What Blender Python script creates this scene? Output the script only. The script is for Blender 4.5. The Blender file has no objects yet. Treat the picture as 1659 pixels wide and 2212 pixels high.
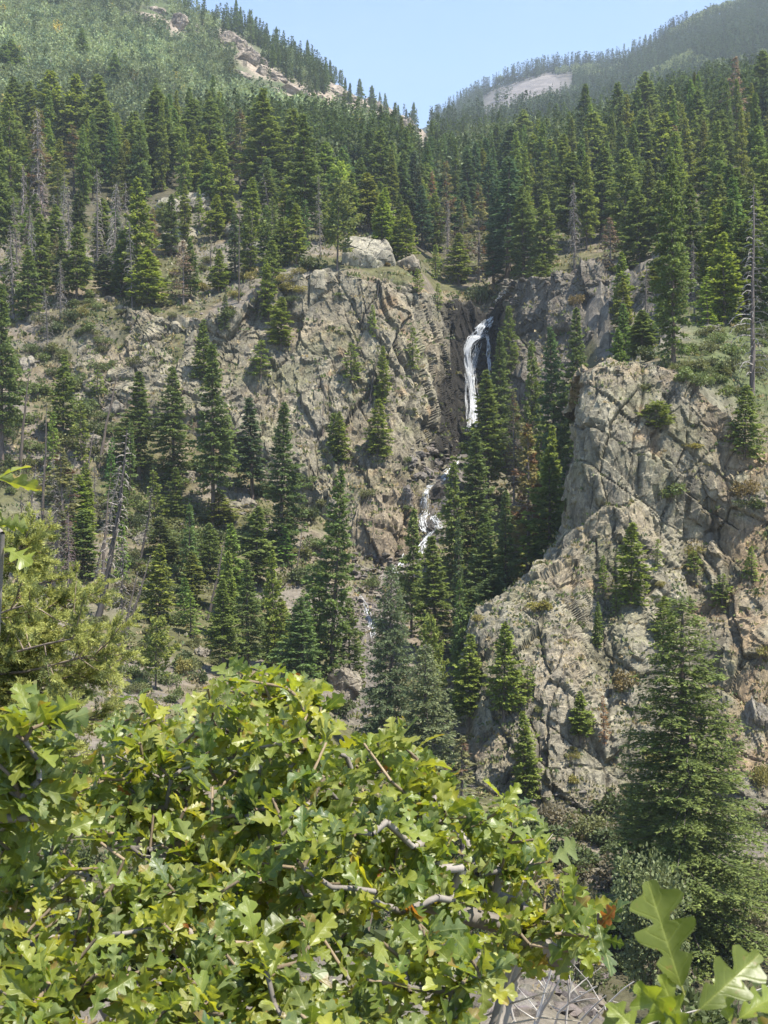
import bpy, math, random
import numpy as np
from mathutils import Vector
from mathutils.bvhtree import BVHTree

# ------------------------------------------------------------------ camera, sky, sun, exposure
SC = bpy.context.scene
COL = SC.collection
FPX, CX, CY = 2600.0, 829.5, 1106.0          # focal length and centre of the picture, in picture units
cam = bpy.data.cameras.new("camera")
cam.sensor_fit = 'VERTICAL'; cam.sensor_height = 24.0
cam.lens = 24.0 * FPX / (2 * CY)
cam.clip_start = 0.05; cam.clip_end = 20000
cam.dof.use_dof = True; cam.dof.focus_distance = 60.0; cam.dof.aperture_fstop = 18.0
camo = bpy.data.objects.new("camera", cam); COL.objects.link(camo)
camo.location = (0, 0, 0); camo.rotation_euler = (math.radians(90), 0, 0)
SC.camera = camo

SUN_DIR = np.array([0.50, -0.30, 1.15]); SUN_DIR = SUN_DIR / np.linalg.norm(SUN_DIR)
SUN_EL = math.asin(SUN_DIR[2]); SUN_AZ = math.atan2(SUN_DIR[0], SUN_DIR[1])     # clockwise from +Y
w = bpy.data.worlds.new("World"); SC.world = w; w.use_nodes = True
wt = w.node_tree; wt.nodes.clear()
wo = wt.nodes.new('ShaderNodeOutputWorld'); wb = wt.nodes.new('ShaderNodeBackground')
sk = wt.nodes.new('ShaderNodeTexSky'); sk.sky_type = 'NISHITA'; sk.sun_disc = False
sk.sun_elevation = SUN_EL; sk.sun_rotation = SUN_AZ
sk.altitude = 1200; sk.air_density = 1.0; sk.dust_density = 0.5; sk.ozone_density = 3.6
wb.inputs['Strength'].default_value = 0.102
tcw = wt.nodes.new('ShaderNodeTexCoord'); mpw = wt.nodes.new('ShaderNodeMapping'); mpw.inputs['Scale'].default_value = (1.0, 1.0, 2.6)
cn = wt.nodes.new('ShaderNodeTexNoise'); cn.inputs['Scale'].default_value = 2.6; cn.inputs['Detail'].default_value = 6; cn.inputs['Distortion'].default_value = 0.4
cr = wt.nodes.new('ShaderNodeMapRange'); cr.inputs[1].default_value = 0.42; cr.inputs[2].default_value = 0.74; cr.inputs[3].default_value = 0.0; cr.inputs[4].default_value = 0.34
cm_ = wt.nodes.new('ShaderNodeMix'); cm_.data_type = 'RGBA'; cm_.inputs[7].default_value = (2.1, 2.5, 3.0, 1)
wt.links.new(tcw.outputs['Generated'], mpw.inputs[0]); wt.links.new(mpw.outputs[0], cn.inputs['Vector']); wt.links.new(cn.outputs[0], cr.inputs[0])
wt.links.new(cr.outputs[0], cm_.inputs[0]); wt.links.new(sk.outputs[0], cm_.inputs[6]); wt.links.new(cm_.outputs[2], wb.inputs[0]); wt.links.new(wb.outputs[0], wo.inputs['Surface'])
sl = bpy.data.lights.new("sun", 'SUN'); sl.energy = 3.8; sl.angle = math.radians(0.55); sl.color = (1.0, 0.94, 0.83)
so = bpy.data.objects.new("sun", sl); COL.objects.link(so)
so.rotation_euler = Vector(-SUN_DIR).to_track_quat('-Z', 'Y').to_euler()
so.location = (60, 0, 300)
SC.view_settings.view_transform = 'Standard'; SC.view_settings.look = 'None'
SC.view_settings.exposure = 1.58; SC.view_settings.gamma = 1.0
HAZE = 0.00016
SC.render.engine = 'CYCLES'
SC.cycles.max_bounces = 6; SC.cycles.diffuse_bounces = 4; SC.cycles.glossy_bounces = 2
SC.cycles.transmission_bounces = 3; SC.cycles.transparent_max_bounces = 8; SC.cycles.volume_bounces = 1
SC.cycles.caustics_reflective = False; SC.cycles.caustics_refractive = False
SC.cycles.use_denoising = True

RNG = np.random.default_rng(7)

# ------------------------------------------------------------------ numeric helpers
def P(px, py, d):
    px, py, d = np.broadcast_arrays(np.asarray(px, float), np.asarray(py, float), np.asarray(d, float))
    return np.stack([(px - CX) / FPX * d, d, (CY - py) / FPX * d], -1)

def norm(v):
    return v / np.maximum(np.linalg.norm(v, axis=-1, keepdims=True), 1e-9)

def hsh(ix, iy, iz, seed=0):
    n = (ix.astype(np.int64) * 374761393 + iy.astype(np.int64) * 668265263 + iz.astype(np.int64) * 2147483647 + seed * 1274126177) & 0xffffffff
    n = ((n ^ (n >> 13)) * 1274126177) & 0xffffffff
    n = ((n ^ (n >> 16)) * 2246822519) & 0xffffffff
    n = n ^ (n >> 15)
    return (n & 0xffffff) / float(0x1000000)

def vnoise(p, seed=0):
    b = np.floor(p).astype(np.int64); f = p - b; f = f * f * (3 - 2 * f)
    out = 0
    for i in (0, 1):
        for j in (0, 1):
            for k in (0, 1):
                wgt = (f[..., 0] if i else 1 - f[..., 0]) * (f[..., 1] if j else 1 - f[..., 1]) * (f[..., 2] if k else 1 - f[..., 2])
                out = out + wgt * hsh(b[..., 0] + i, b[..., 1] + j, b[..., 2] + k, seed)
    return out * 2 - 1

def fbm(p, seed=0, octv=4, gain=0.5):
    a, s, t = 1.0, 0, 0
    for o in range(octv):
        s = s + a * vnoise(p * (2.03 ** o) + 17.3 * o, seed + o); t += a; a *= gain
    return s / t

def facets(p, scale, seed=0):
    """fractured rock: nearest cell gives an offset and a tilted face; also the closeness of a crack"""
    q = p / np.asarray(scale, float)
    b = np.floor(q).astype(np.int64)
    best = np.full(q.shape[:-1], 9.0); sec = best.copy()
    off = np.zeros_like(best); rel = np.zeros_like(q); g = np.zeros_like(q)
    for i in (-1, 0, 1):
        for j in (-1, 0, 1):
            for k in (-1, 0, 1):
                cx, cy, cz = b[..., 0] + i, b[..., 1] + j, b[..., 2] + k
                c = np.stack([cx + hsh(cx, cy, cz, seed), cy + hsh(cx, cy, cz, seed + 1), cz + hsh(cx, cy, cz, seed + 2)], -1)
                dv = q - c; d = np.sqrt((dv ** 2).sum(-1))
                m = d < best
                sec = np.where(m, best, np.minimum(sec, d))
                best = np.where(m, d, best)
                off = np.where(m, hsh(cx, cy, cz, seed + 3) * 2 - 1, off)
                rel = np.where(m[..., None], dv, rel)
                gg = np.stack([hsh(cx, cy, cz, seed + 4), hsh(cx, cy, cz, seed + 5), hsh(cx, cy, cz, seed + 6)], -1) * 2 - 1
                g = np.where(m[..., None], gg, g)
    return off, (rel * g).sum(-1), sec - best

def pchip(x, y, xi):
    """monotone cubic through (x, y); y may be (n,) or (n, m)"""
    x = np.asarray(x, float); y = np.asarray(y, float); xi = np.clip(np.asarray(xi, float), x[0], x[-1])
    one = y.ndim == 1
    if one: y = y[:, None]
    h = np.diff(x)[:, None]; dl = np.diff(y, axis=0) / h
    m = np.zeros_like(y); m[0] = dl[0]; m[-1] = dl[-1]
    if len(x) > 2:
        a, b = dl[:-1], dl[1:]
        ok = a * b > 0
        w1 = 2 * h[1:] + h[:-1]; w2 = h[1:] + 2 * h[:-1]
        with np.errstate(all='ignore'):
            m[1:-1] = np.where(ok, (w1 + w2) / (w1 / np.where(ok, a, 1) + w2 / np.where(ok, b, 1)), 0)
    i = np.clip(np.searchsorted(x, xi, side='right') - 1, 0, len(x) - 2)
    t = ((xi - x[i]) / (x[i + 1] - x[i]))[:, None]; hh = (x[i + 1] - x[i])[:, None]
    r = (y[i] * (1 + 2 * t) * (1 - t) ** 2 + m[i] * hh * t * (1 - t) ** 2 + y[i + 1] * t * t * (3 - 2 * t) + m[i + 1] * hh * t * t * (t - 1))
    return r[:, 0] if one else r

def sstep(a, b, x):
    t = np.clip((x - a) / (b - a), 0, 1); return t * t * (3 - 2 * t)

def mixc(a, b, t):
    return a * (1 - t[..., None]) + np.asarray(b, float) * t[..., None]

# ------------------------------------------------------------------ mesh helpers
class MB:
    """collects vertices, faces and colours of ONE mesh"""
    def __init__(s): s.v = []; s.f = []; s.c = []; s.uv = []; s.n = 0
    def add(s, V, F, C=None, UV=None):
        V = np.asarray(V, float).reshape(-1, 3); F = np.asarray(F)
        s.v.append(V); s.f.append(F + s.n); s.n += len(V)
        if C is None: C = (0.5, 0.5, 0.5)
        s.c.append(np.broadcast_to(np.asarray(C, float), (len(V), 3)))
        s.uv.append(np.zeros((len(V), 2)) if UV is None else UV)
    def mesh(s, name, mat, smooth=False):
        V = np.concatenate(s.v); me = bpy.data.meshes.new(name)
        me.vertices.add(len(V)); me.vertices.foreach_set('co', V.astype(np.float32).ravel())
        nl = sum(F.size for F in s.f); nf = sum(len(F) for F in s.f)
        me.loops.add(nl); me.polygons.add(nf)
        me.loops.foreach_set('vertex_index', np.concatenate([F.ravel() for F in s.f]).astype(np.int32))
        tot = np.concatenate([np.full(len(F), F.shape[1]) for F in s.f]).astype(np.int32)
        me.polygons.foreach_set('loop_start', (np.cumsum(tot) - tot).astype(np.int32))
        C = np.concatenate(s.c); C4 = np.ones((len(V), 4), np.float32); C4[:, :3] = C
        at = me.attributes.new('tint', 'FLOAT_COLOR', 'POINT'); at.data.foreach_set('color', C4.ravel())
        UV = np.concatenate(s.uv)
        if UV.any():
            a2 = me.attributes.new('leafuv', 'FLOAT_VECTOR', 'POINT')
            a2.data.foreach_set('vector', np.concatenate([UV, np.zeros((len(V), 1))], 1).astype(np.float32).ravel())
        me.polygons.foreach_set('use_smooth', np.full(nf, smooth))
        me.update(calc_edges=True); me.validate()
        me.materials.append(mat)
        return me

def link(name, me, parent=None, loc=None):
    o = bpy.data.objects.new(name, me); COL.objects.link(o)
    if parent: o.parent = parent
    if loc is not None: o.location = [float(q) for q in loc]
    return o

def tag(o, label=None, cat=None, group=None, kind=None):
    if label: o['label'] = label
    if cat: o['category'] = cat
    if group: o['group'] = group
    if kind: o['kind'] = kind
    return o

def grid_faces(nr, nc):
    i = np.arange(nr * nc).reshape(nr, nc)
    return np.stack([i[:-1, :-1], i[:-1, 1:], i[1:, 1:], i[1:, :-1]], -1).reshape(-1, 4)

def tube(mb, pts, rad, sides=5, col=(0.3, 0.3, 0.3)):
    pts = np.asarray(pts, float); n = len(pts); rad = np.broadcast_to(np.asarray(rad, float), (n,))
    t = norm(np.gradient(pts, axis=0))
    ref = np.where(np.abs(t[:, 2:3]) < 0.9, np.array([[0, 0, 1.0]]), np.array([[1.0, 0, 0]]))
    if np.abs(t[:, 2]).max() > 0.75: ref = np.broadcast_to(np.array([[0.9, 0.43, 0.05]]), t.shape)
    a = norm(np.cross(t, ref)); b = np.cross(t, a)
    an = np.arange(sides) / sides * 2 * math.pi
    V = pts[:, None] + rad[:, None, None] * (np.cos(an)[None, :, None] * a[:, None] + np.sin(an)[None, :, None] * b[:, None])
    i = np.arange(n * sides).reshape(n, sides); j = np.roll(i, -1, 1)
    F = np.stack([i[:-1], j[:-1], j[1:], i[1:]], -1).reshape(-1, 4)
    mb.add(V.reshape(-1, 3), F, col if np.ndim(col) == 1 else np.repeat(col, sides, 0))

def sprays(mb, c, d, n, L, W, col, fold=0.25):
    """small folded leaf or needle sprays: two triangles each"""
    N = len(c); d = norm(d); s = norm(np.cross(d, n)); n2 = np.cross(s, d)
    L = np.broadcast_to(L, (N,))[:, None]; W = np.broadcast_to(W, (N,))[:, None]
    m = c + d * L * 0.45
    V = np.stack([c, m + s * W - n2 * W * fold, c + d * L, m - s * W - n2 * W * fold], 1)
    i = np.arange(N)[:, None] * 4
    F = np.concatenate([i + [0, 1, 2], i + [0, 2, 3]])
    mb.add(V.reshape(-1, 3), F, np.repeat(np.broadcast_to(col, (N, 3)), 4, 0))

def rvec(n, rng):
    return norm(rng.normal(size=(n, 3)))

# ------------------------------------------------------------------ materials
class NT:
    def __init__(s, name):
        s.m = bpy.data.materials.new(name); s.m.use_nodes = True; s.t = s.m.node_tree; s.t.nodes.clear()
        s.out = s.t.nodes.new('ShaderNodeOutputMaterial')
    def n(s, typ, props=None, **ins):
        x = s.t.nodes.new('ShaderNode' + typ)
        for k, v in (props or {}).items(): setattr(x, k, v)
        for k, v in ins.items():
            sock = x.inputs[int(k[1:])] if k[0] == '_' and k[1:].isdigit() else x.inputs[k.replace('_', ' ')]
            if hasattr(v, 'is_output') or isinstance(v, bpy.types.NodeSocket): s.t.links.new(v, sock)
            else: sock.default_value = v
        return x
    def math(s, op, a, b=0.0):
        return s.n('Math', {'operation': op}, _0=a, _1=b).outputs[0]
    def mul(s, a, b, f=1.0):
        x = s.n('Mix', {'data_type': 'RGBA', 'blend_type': 'MULTIPLY'}); x.inputs[0].default_value = f
        for v, k in ((a, 6), (b, 7)):
            if isinstance(v, bpy.types.NodeSocket): s.t.links.new(v, x.inputs[k])
            else: x.inputs[k].default_value = v
        return x.outputs[2]
    def mix(s, f, a, b):
        x = s.n('Mix', {'data_type': 'RGBA'})
        for v, k in ((f, 0), (a, 6), (b, 7)):
            if isinstance(v, bpy.types.NodeSocket): s.t.links.new(v, x.inputs[k])
            else: x.inputs[k].default_value = v
        return x.outputs[2]
    def tint(s): return s.n('Attribute', {'attribute_name': 'tint'}).outputs['Color']
    def surf(s, sock): s.t.links.new(sock, s.out.inputs['Surface'])

def m_foliage(name, trans=0.3, rough=0.7, spec=0.25, obj_tint=True, noise=0.0):
    t = NT(name); c = t.tint()
    if obj_tint: c = t.mul(c, t.n('ObjectInfo').outputs['Color'])
    p = t.n('BsdfPrincipled', Base_Color=c, Roughness=rough); p.inputs['Specular IOR Level'].default_value = spec
    tc = t.mul(c, (1.2, 1.14, 0.8, 1))
    tr = t.n('BsdfTranslucent', Color=tc)
    mx = t.n('MixShader', Fac=trans); t.t.links.new(p.outputs[0], mx.inputs[1]); t.t.links.new(tr.outputs[0], mx.inputs[2])
    t.surf(mx.outputs[0]); return t.m

def m_ground(name, scale=1.0, bump=0.6, rough=0.95, var=0.55, bdist=0.3):
    t = NT(name); c = t.tint()
    co = t.n('NewGeometry').outputs['Position']
    n1 = t.n('TexNoise', Vector=co, Scale=0.9 * scale, Detail=8.0, Roughness=0.68)
    n2 = t.n('TexNoise', Vector=co, Scale=4.5 * scale, Detail=6.0, Roughness=0.7)
    v = t.n('ValToRGB', Fac=n1.outputs[0]); e = v.color_ramp.elements
    e[0].position = 0.3; e[0].color = (1 - var, 1 - var, 1 - var, 1); e[1].position = 0.68; e[1].color = (1 + var * 0.55,) * 3 + (1,)
    v2 = t.n('ValToRGB', Fac=n2.outputs[0]); e = v2.color_ramp.elements
    e[0].position = 0.3; e[0].color = (0.7, 0.69, 0.68, 1); e[1].position = 0.7; e[1].color = (1.2, 1.2, 1.2, 1)
    c = t.mul(t.mul(c, v.outputs[0]), v2.outputs[0])
    hgt = t.math('ADD', n1.outputs[0], t.math('MULTIPLY', n2.outputs[0], 0.45))
    b = t.n('Bump', Strength=bump, Distance=bdist, Height=hgt)
    p = t.n('BsdfPrincipled', Base_Color=c, Roughness=rough, Normal=b.outputs[0]); p.inputs['Specular IOR Level'].default_value = 0.2
    t.surf(p.outputs[0]); return t.m

def m_rock(name, scale=1.0, bump=0.8):
    t = NT(name); c = t.tint()
    co = t.n('NewGeometry').outputs['Position']
    mp = t.n('Mapping', Vector=co); mp.inputs['Scale'].default_value = (1.0, 1.0, 0.35)
    st = t.n('TexNoise', Vector=mp.outputs[0], Scale=0.8 * scale, Detail=7.0, Roughness=0.65, Distortion=0.6)
    n2 = t.n('TexNoise', Vector=co, Scale=3.2 * scale, Detail=8.0, Roughness=0.72)
    li = t.n('TexNoise', Vector=co, Scale=1.3 * scale, Detail=9.0, Roughness=0.75)
    vo = t.n('TexVoronoi', {'feature': 'DISTANCE_TO_EDGE'}, Vector=t.n('Mix', {'data_type': 'VECTOR'}, _0=0.35, _4=mp.outputs[0], _5=n2.outputs['Color']).outputs[1], Scale=0.9 * scale)
    r1 = t.n('ValToRGB', Fac=st.outputs[0]); e = r1.color_ramp.elements
    e[0].position = 0.33; e[0].color = (0.5, 0.49, 0.49, 1); e[1].position = 0.66; e[1].color = (1.22, 1.2, 1.15, 1)
    r2 = t.n('ValToRGB', Fac=n2.outputs[0]); e = r2.color_ramp.elements
    e[0].position = 0.32; e[0].color = (0.55, 0.55, 0.55, 1); e[1].position = 0.66; e[1].color = (1.25, 1.25, 1.25, 1)
    r3 = t.n('ValToRGB', Fac=li.outputs[0]); e = r3.color_ramp.elements
    e[0].position = 0.54; e[0].color = (0, 0, 0, 1); e[1].position = 0.62; e[1].color = (1, 1, 1, 1)
    r4 = t.n('ValToRGB', Fac=vo.outputs[0]); e = r4.color_ramp.elements
    e[0].position = 0.0; e[0].color = (0.42, 0.4, 0.38, 1); e[1].position = 0.05; e[1].color = (1, 1, 1, 1)
    c = t.mul(t.mul(c, r1.outputs[0]), r2.outputs[0])
    lc = t.mul(c, (0.98, 1.02, 0.72, 1)); c = t.mix(t.math('MULTIPLY', r3.outputs[0], 0.6), c, lc)
    c = t.mul(c, r4.outputs[0], 0.35)
    hgt = t.math('ADD', t.math('MULTIPLY', st.outputs[0], 0.8), t.math('ADD', t.math('MULTIPLY', n2.outputs[0], 0.6), t.math('MINIMUM', t.math('MULTIPLY', vo.outputs[0], 3.0), 0.14)))
    b = t.n('Bump', Strength=bump, Distance=0.45 / scale, Height=hgt)
    p = t.n('BsdfPrincipled', Base_Color=c, Roughness=0.88, Normal=b.outputs[0]); p.inputs['Specular IOR Level'].default_value = 0.25
    t.surf(p.outputs[0]); return t.m

def m_bark(name, scale=1.0):
    t = NT(name); c = t.mul(t.tint(), t.n('ObjectInfo').outputs['Color'])
    co = t.n('TexCoord').outputs['Object']
    mp = t.n('Mapping', Vector=co); mp.inputs['Scale'].default_value = (6 * scale, 6 * scale, 0.8 * scale)
    n1 = t.n('TexNoise', Vector=mp.outputs[0], Scale=1.5, Detail=6.0)
    r = t.n('ValToRGB', Fac=n1.outputs[0]); e = r.color_ramp.elements
    e[0].position = 0.3; e[0].color = (0.5, 0.48, 0.46, 1); e[1].position = 0.7; e[1].color = (1.3, 1.28, 1.25, 1)
    b = t.n('Bump', Strength=0.6, Distance=0.05, Height=n1.outputs[0])
    p = t.n('BsdfPrincipled', Base_Color=t.mul(c, r.outputs[0]), Roughness=0.9, Normal=b.outputs[0])
    t.surf(p.outputs[0]); return t.m

def m_leaf(name):
    t = NT(name); c = t.tint()
    uv = t.n('Attribute', {'attribute_name': 'leafuv'}).outputs['Vector']
    s = t.n('SeparateXYZ', Vector=uv); u, vv = s.outputs[0], s.outputs[1]
    av = t.math('ABSOLUTE', vv)
    mid = t.math('POWER', t.math('SUBTRACT', 1.0, t.math('MINIMUM', av, 1.0)), 14.0)
    ph = t.math('FRACT', t.math('MULTIPLY', t.math('SUBTRACT', u, t.math('MULTIPLY', av, 0.16)), 6.0))
    sv = t.math('POWER', t.math('SUBTRACT', 1.0, t.math('ABSOLUTE', t.math('SUBTRACT', t.math('MULTIPLY', ph, 2.0), 1.0))), 9.0)
    vein = t.math('MINIMUM', t.math('ADD', mid, t.math('MULTIPLY', sv, 0.35)), 1.0)
    no = t.n('TexNoise', Vector=t.n('NewGeometry').outputs['Position'], Scale=38.0, Detail=4.0)
    r = t.n('ValToRGB', Fac=no.outputs[0]); e = r.color_ramp.elements
    e[0].position = 0.3; e[0].color = (0.82, 0.84, 0.8, 1); e[1].position = 0.72; e[1].color = (1.15, 1.12, 1.1, 1)
    c = t.mul(c, r.outputs[0])
    c = t.mix(t.math('MULTIPLY', vein, 0.6), c, (0.30, 0.33, 0.09, 1))
    sp = t.n('TexNoise', Vector=t.n('NewGeometry').outputs['Position'], Scale=95.0, Detail=3.0, Roughness=0.6)
    rs = t.n('ValToRGB', Fac=sp.outputs[0]); e = rs.color_ramp.elements
    e[0].position = 0.66; e[0].color = (0, 0, 0, 1); e[1].position = 0.72; e[1].color = (1, 1, 1, 1)
    c = t.mix(t.math('MULTIPLY', rs.outputs[0], 0.55), c, (0.20, 0.12, 0.045, 1))
    back = t.n('NewGeometry').outputs['Backfacing']
    cb = t.mix(0.45, c, (0.20, 0.25, 0.13, 1)); c2 = t.mix(back, c, cb)
    b = t.n('Bump', Strength=0.35, Distance=0.004, Height=t.math('SUBTRACT', no.outputs[0], t.math('MULTIPLY', vein, 0.8)))
    p = t.n('BsdfPrincipled', Base_Color=c2, Roughness=t.math('ADD', 0.42, t.math('MULTIPLY', back, 0.3)), Normal=b.outputs[0])
    p.inputs['Specular IOR Level'].default_value = 0.55
    tr = t.n('BsdfTranslucent', Color=t.mul(c, (2.0, 1.9, 0.6, 1)), Normal=b.outputs[0])
    mx = t.n('MixShader', Fac=0.42); t.t.links.new(p.outputs[0], mx.inputs[1]); t.t.links.new(tr.outputs[0], mx.inputs[2])
    t.surf(mx.outputs[0]); return t.m

def m_water(name):
    t = NT(name); c = t.tint()
    p = t.n('BsdfPrincipled', Base_Color=c, Roughness=0.35); p.inputs['Specular IOR Level'].default_value = 0.5
    tr = t.n('BsdfTranslucent', Color=c)
    mx = t.n('MixShader', Fac=0.35); t.t.links.new(p.outputs[0], mx.inputs[1]); t.t.links.new(tr.outputs[0], mx.inputs[2])
    t.surf(mx.outputs[0]); return t.m

M_TERR = m_ground("soil_and_litter")
M_HILL = m_ground("mountain_ground", 0.12, 0.7, 0.95, 0.35, 2.0)
M_ROCK = m_rock("fractured_gneiss")
M_STONE = m_rock("loose_stone", 2.2)
M_GRAN = m_rock("far_granite", 0.3, 0.9)
M_NEEDLE = m_foliage("conifer_needles", 0.42, 0.65, 0.3)
M_FAR = m_foliage("far_needles", 0.3, 0.8, 0.1)
M_BUSH = m_foliage("shrub_leaves", 0.32, 0.55, 0.35)
M_BARK = m_bark("bark")
M_DEAD = m_bark("weathered_wood", 0.7)
M_LEAF = m_leaf("oak_leaf")
M_WATER = m_water("white_water")

# ------------------------------------------------------------------ the ground: one sheet, profiles of (distance, sight line) per bearing
NEAR_C = [(1, -1.7), (3, -1.9), (6, -2.5), (9, -3.35), (12, -5.0), (20, -9.5), (35, -17.0), (50, -22.3)]
NEAR_R = [(1, -1.7), (3, -2.0), (6, -3.0), (9, -4.3), (12, -6.0), (20, -10), (35, -17.5), (50, -22.6)]
NEAR_M = [(1, -1.7), (3, -1.95), (6, -2.7), (9, -3.75), (12, -5.5), (20, -9.8), (35, -17.2), (50, -22.5)]
NEAR_L = [(1, -1.7), (3, -1.9), (6, -2.6), (9, -3.6), (12, -4.9), (20, -8.5), (35, -15.0), (50, -19)]
COLS = [
 (-1500, NEAR_L, [(80, 1500), (110, 1300), (140, 1050), (170, 850), (200, 650), (240, 430), (300, 220), (400, 0), (500, -180), (700, -420), (900, -500)]),
 (-500, NEAR_L, [(80, 1540), (110, 1350), (140, 1120), (165, 920), (190, 690), (210, 590), (240, 470), (280, 370), (330, 270), (400, 150), (500, -20), (700, -320), (900, -420)]),
 (0, NEAR_L, [(80, 1560), (110, 1380), (140, 1180), (160, 1010), (175, 850), (190, 700), (205, 615), (240, 490), (280, 390), (330, 300), (400, 190), (500, 50), (600, -90), (750, -260), (900, -330)]),
 (200, NEAR_L, [(80, 1600), (110, 1400), (140, 1210), (158, 1060), (170, 920), (180, 840), (188, 680), (192, 655), (215, 575), (240, 500), (280, 405), (330, 310), (400, 205), (500, 85), (600, -40), (750, -130), (900, -120)]),
 (400, NEAR_C, [(80, 1640), (110, 1450), (135, 1310), (155, 1140), (166, 1000), (176, 860), (184, 710), (188, 680), (205, 600), (225, 525), (240, 470), (260, 410), (300, 335), (400, 225), (500, 125), (600, 40), (680, 20), (900, 120)]),
 (650, NEAR_C, [(80, 1680), (110, 1510), (130, 1400), (145, 1280), (158, 1130), (170, 1050), (180, 900), (186, 640), (191, 590), (205, 550), (220, 510), (240, 465), (280, 400), (330, 330), (400, 265), (500, 205), (600, 150), (660, 135), (900, 230)]),
 (850, NEAR_C, [(62, 2060), (80, 1790), (100, 1660), (120, 1540), (140, 1390), (150, 1300), (158, 1215), (166, 1170), (178, 1040), (186, 720), (191, 600), (205, 565), (220, 530), (240, 480), (270, 425), (330, 365), (400, 325), (500, 300), (650, 272), (780, 254), (1000, 300)]),
 (905, NEAR_C, [(62, 2065), (80, 1795), (100, 1663), (120, 1540), (140, 1395), (150, 1300), (158, 1213), (166, 1140), (176, 1035), (185, 900), (194, 640), (207, 592), (225, 570), (260, 510), (300, 445), (400, 352), (500, 318), (650, 296), (800, 282), (1000, 320)]),
 (960, NEAR_C, [(62, 2070), (80, 1800), (100, 1665), (120, 1540), (140, 1400), (150, 1300), (158, 1210), (166, 1110), (175, 1030), (185, 1005), (195, 975), (205, 900), (211, 665), (215, 648), (228, 608), (260, 525), (300, 450), (400, 358), (500, 325), (650, 308), (800, 300), (1000, 320)]),
 (1040, NEAR_C, [(62, 2085), (80, 1815), (98, 1680), (118, 1540), (140, 1400), (150, 1300), (160, 1200), (172, 1100), (182, 1020), (190, 985), (200, 945), (208, 900), (213, 690), (216, 655), (232, 600), (260, 530), (300, 450), (400, 352), (500, 318), (650, 302), (800, 296), (1000, 320)]),
 (1130, NEAR_C, [(62, 2100), (80, 1830), (95, 1720), (112, 1560), (130, 1440), (150, 1310), (165, 1190), (178, 1060), (190, 975), (200, 880), (207, 625), (213, 592), (235, 545), (260, 500), (300, 430), (400, 335), (500, 308), (650, 290), (900, 300)]),
 (1300, NEAR_M, [(62, 2120), (80, 1850), (93, 1770), (104, 1600), (112, 1120), (118, 830), (124, 800), (134, 860), (150, 920), (165, 900), (178, 790), (188, 620), (195, 590), (215, 550), (240, 500), (280, 425), (330, 355), (400, 308), (500, 280), (700, 262), (900, 280)]),
 (1500, NEAR_R, [(62, 2130), (80, 1850), (93, 1770), (104, 1500), (112, 1050), (118, 850), (123, 790), (132, 755), (145, 700), (160, 630), (190, 540), (220, 470), (260, 390), (300, 330), (350, 290), (450, 240), (600, 205), (900, 230)]),
 (1700, NEAR_R, [(62, 2130), (80, 1850), (93, 1770), (102, 1500), (110, 1120), (116, 1000), (124, 860), (140, 740), (160, 630), (190, 520), (220, 430), (260, 350), (300, 290), (350, 250), (450, 200), (600, 170), (900, 190)]),
 (2400, NEAR_R, [(62, 2130), (80, 1830), (93, 1700), (104, 1400), (112, 1150), (124, 950), (140, 800), (160, 680), (190, 540), (220, 430), (260, 330), (300, 250), (350, 190), (450, 100), (600, 30), (900, -20)]),
 (3400, NEAR_R, [(62, 2100), (80, 1780), (100, 1500), (124, 1100), (140, 900), (160, 750), (190, 600), (220, 480), (300, 260), (450, 60), (600, -60), (900, -150)]),
]
DK = np.concatenate([np.exp(np.linspace(0, math.log(60), 110))[:-1], np.linspace(60, 240, 260)[:-1], np.exp(np.linspace(math.log(240), math.log(900), 150))])
CK = np.array([c[0] for c in COLS], float)
PX = np.linspace(-1450, 3350, 560)
ZC = []
for px, near, far in COLS:
    d = [a for a, b in near] + [a for a, b in far]
    z = [b for a, b in near] + [(CY - b) / FPX * a for a, b in far]
    ZC.append(pchip(d, z, DK))
ZB = pchip(CK, np.array(ZC), PX)                   # [bearing, distance]

GX = (PX[:, None] - CX) / FPX * DK[None]; GY = np.broadcast_to(DK[None], GX.shape)
q = np.stack([GX, GY, ZB], -1)
amp = np.interp(DK, [1, 10, 60, 150, 300, 900], [0.04, 0.22, 0.5, 0.9, 1.6, 5.0])[None]
ZG = ZB + amp * fbm(q / np.interp(DK, [1, 60, 200, 900], [1.2, 6, 9, 45])[None, :, None], 11, 5, 0.55)
r_off, r_tilt, r_edge = facets(q, (1.6, 1.6, 1.2), 31)
ledge = sstep(0.05, 0.5, fbm(q / 14.0, 77, 3)) * ((DK > 60) & (DK < 240))[None]
notch = sstep(1275, 1300, PX)[:, None] * sstep(1475, 1440, PX)[:, None] * sstep(130, 138, DK)[None] * sstep(196, 186, DK)[None]
PYG = CY - ZB / GY * FPX; PXG = PX[:, None] + 0 * GY
RL = np.array([(300, 28), (385, 66), (440, 62), (500, 92), (560, 150), (620, 195), (700, 212), (760, 226), (820, 248), (900, 282)], float)
rdist = np.full(GX.shape, 1e9)
for (xa, ya), (xb, yb) in zip(RL[:-1], RL[1:]):
    tq = np.clip(((PXG - xa) * (xb - xa) + (PYG - ya) * (yb - ya)) / ((xb - xa) ** 2 + (yb - ya) ** 2), 0, 1)
    rdist = np.minimum(rdist, np.hypot(PXG - xa - tq * (xb - xa), (PYG - ya - tq * (yb - ya)) * 1.3))
rib = np.exp(-(rdist / np.interp(PXG, [300, 600, 900], [14, 24, 26])) ** 2) * sstep(300, 340, GY) * sstep(-0.45, 0.0, fbm(q / 22.0, 88, 4))
b_off, b_tilt, _e = facets(q, (5.0, 5.0, 4.0), 36)
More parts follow.
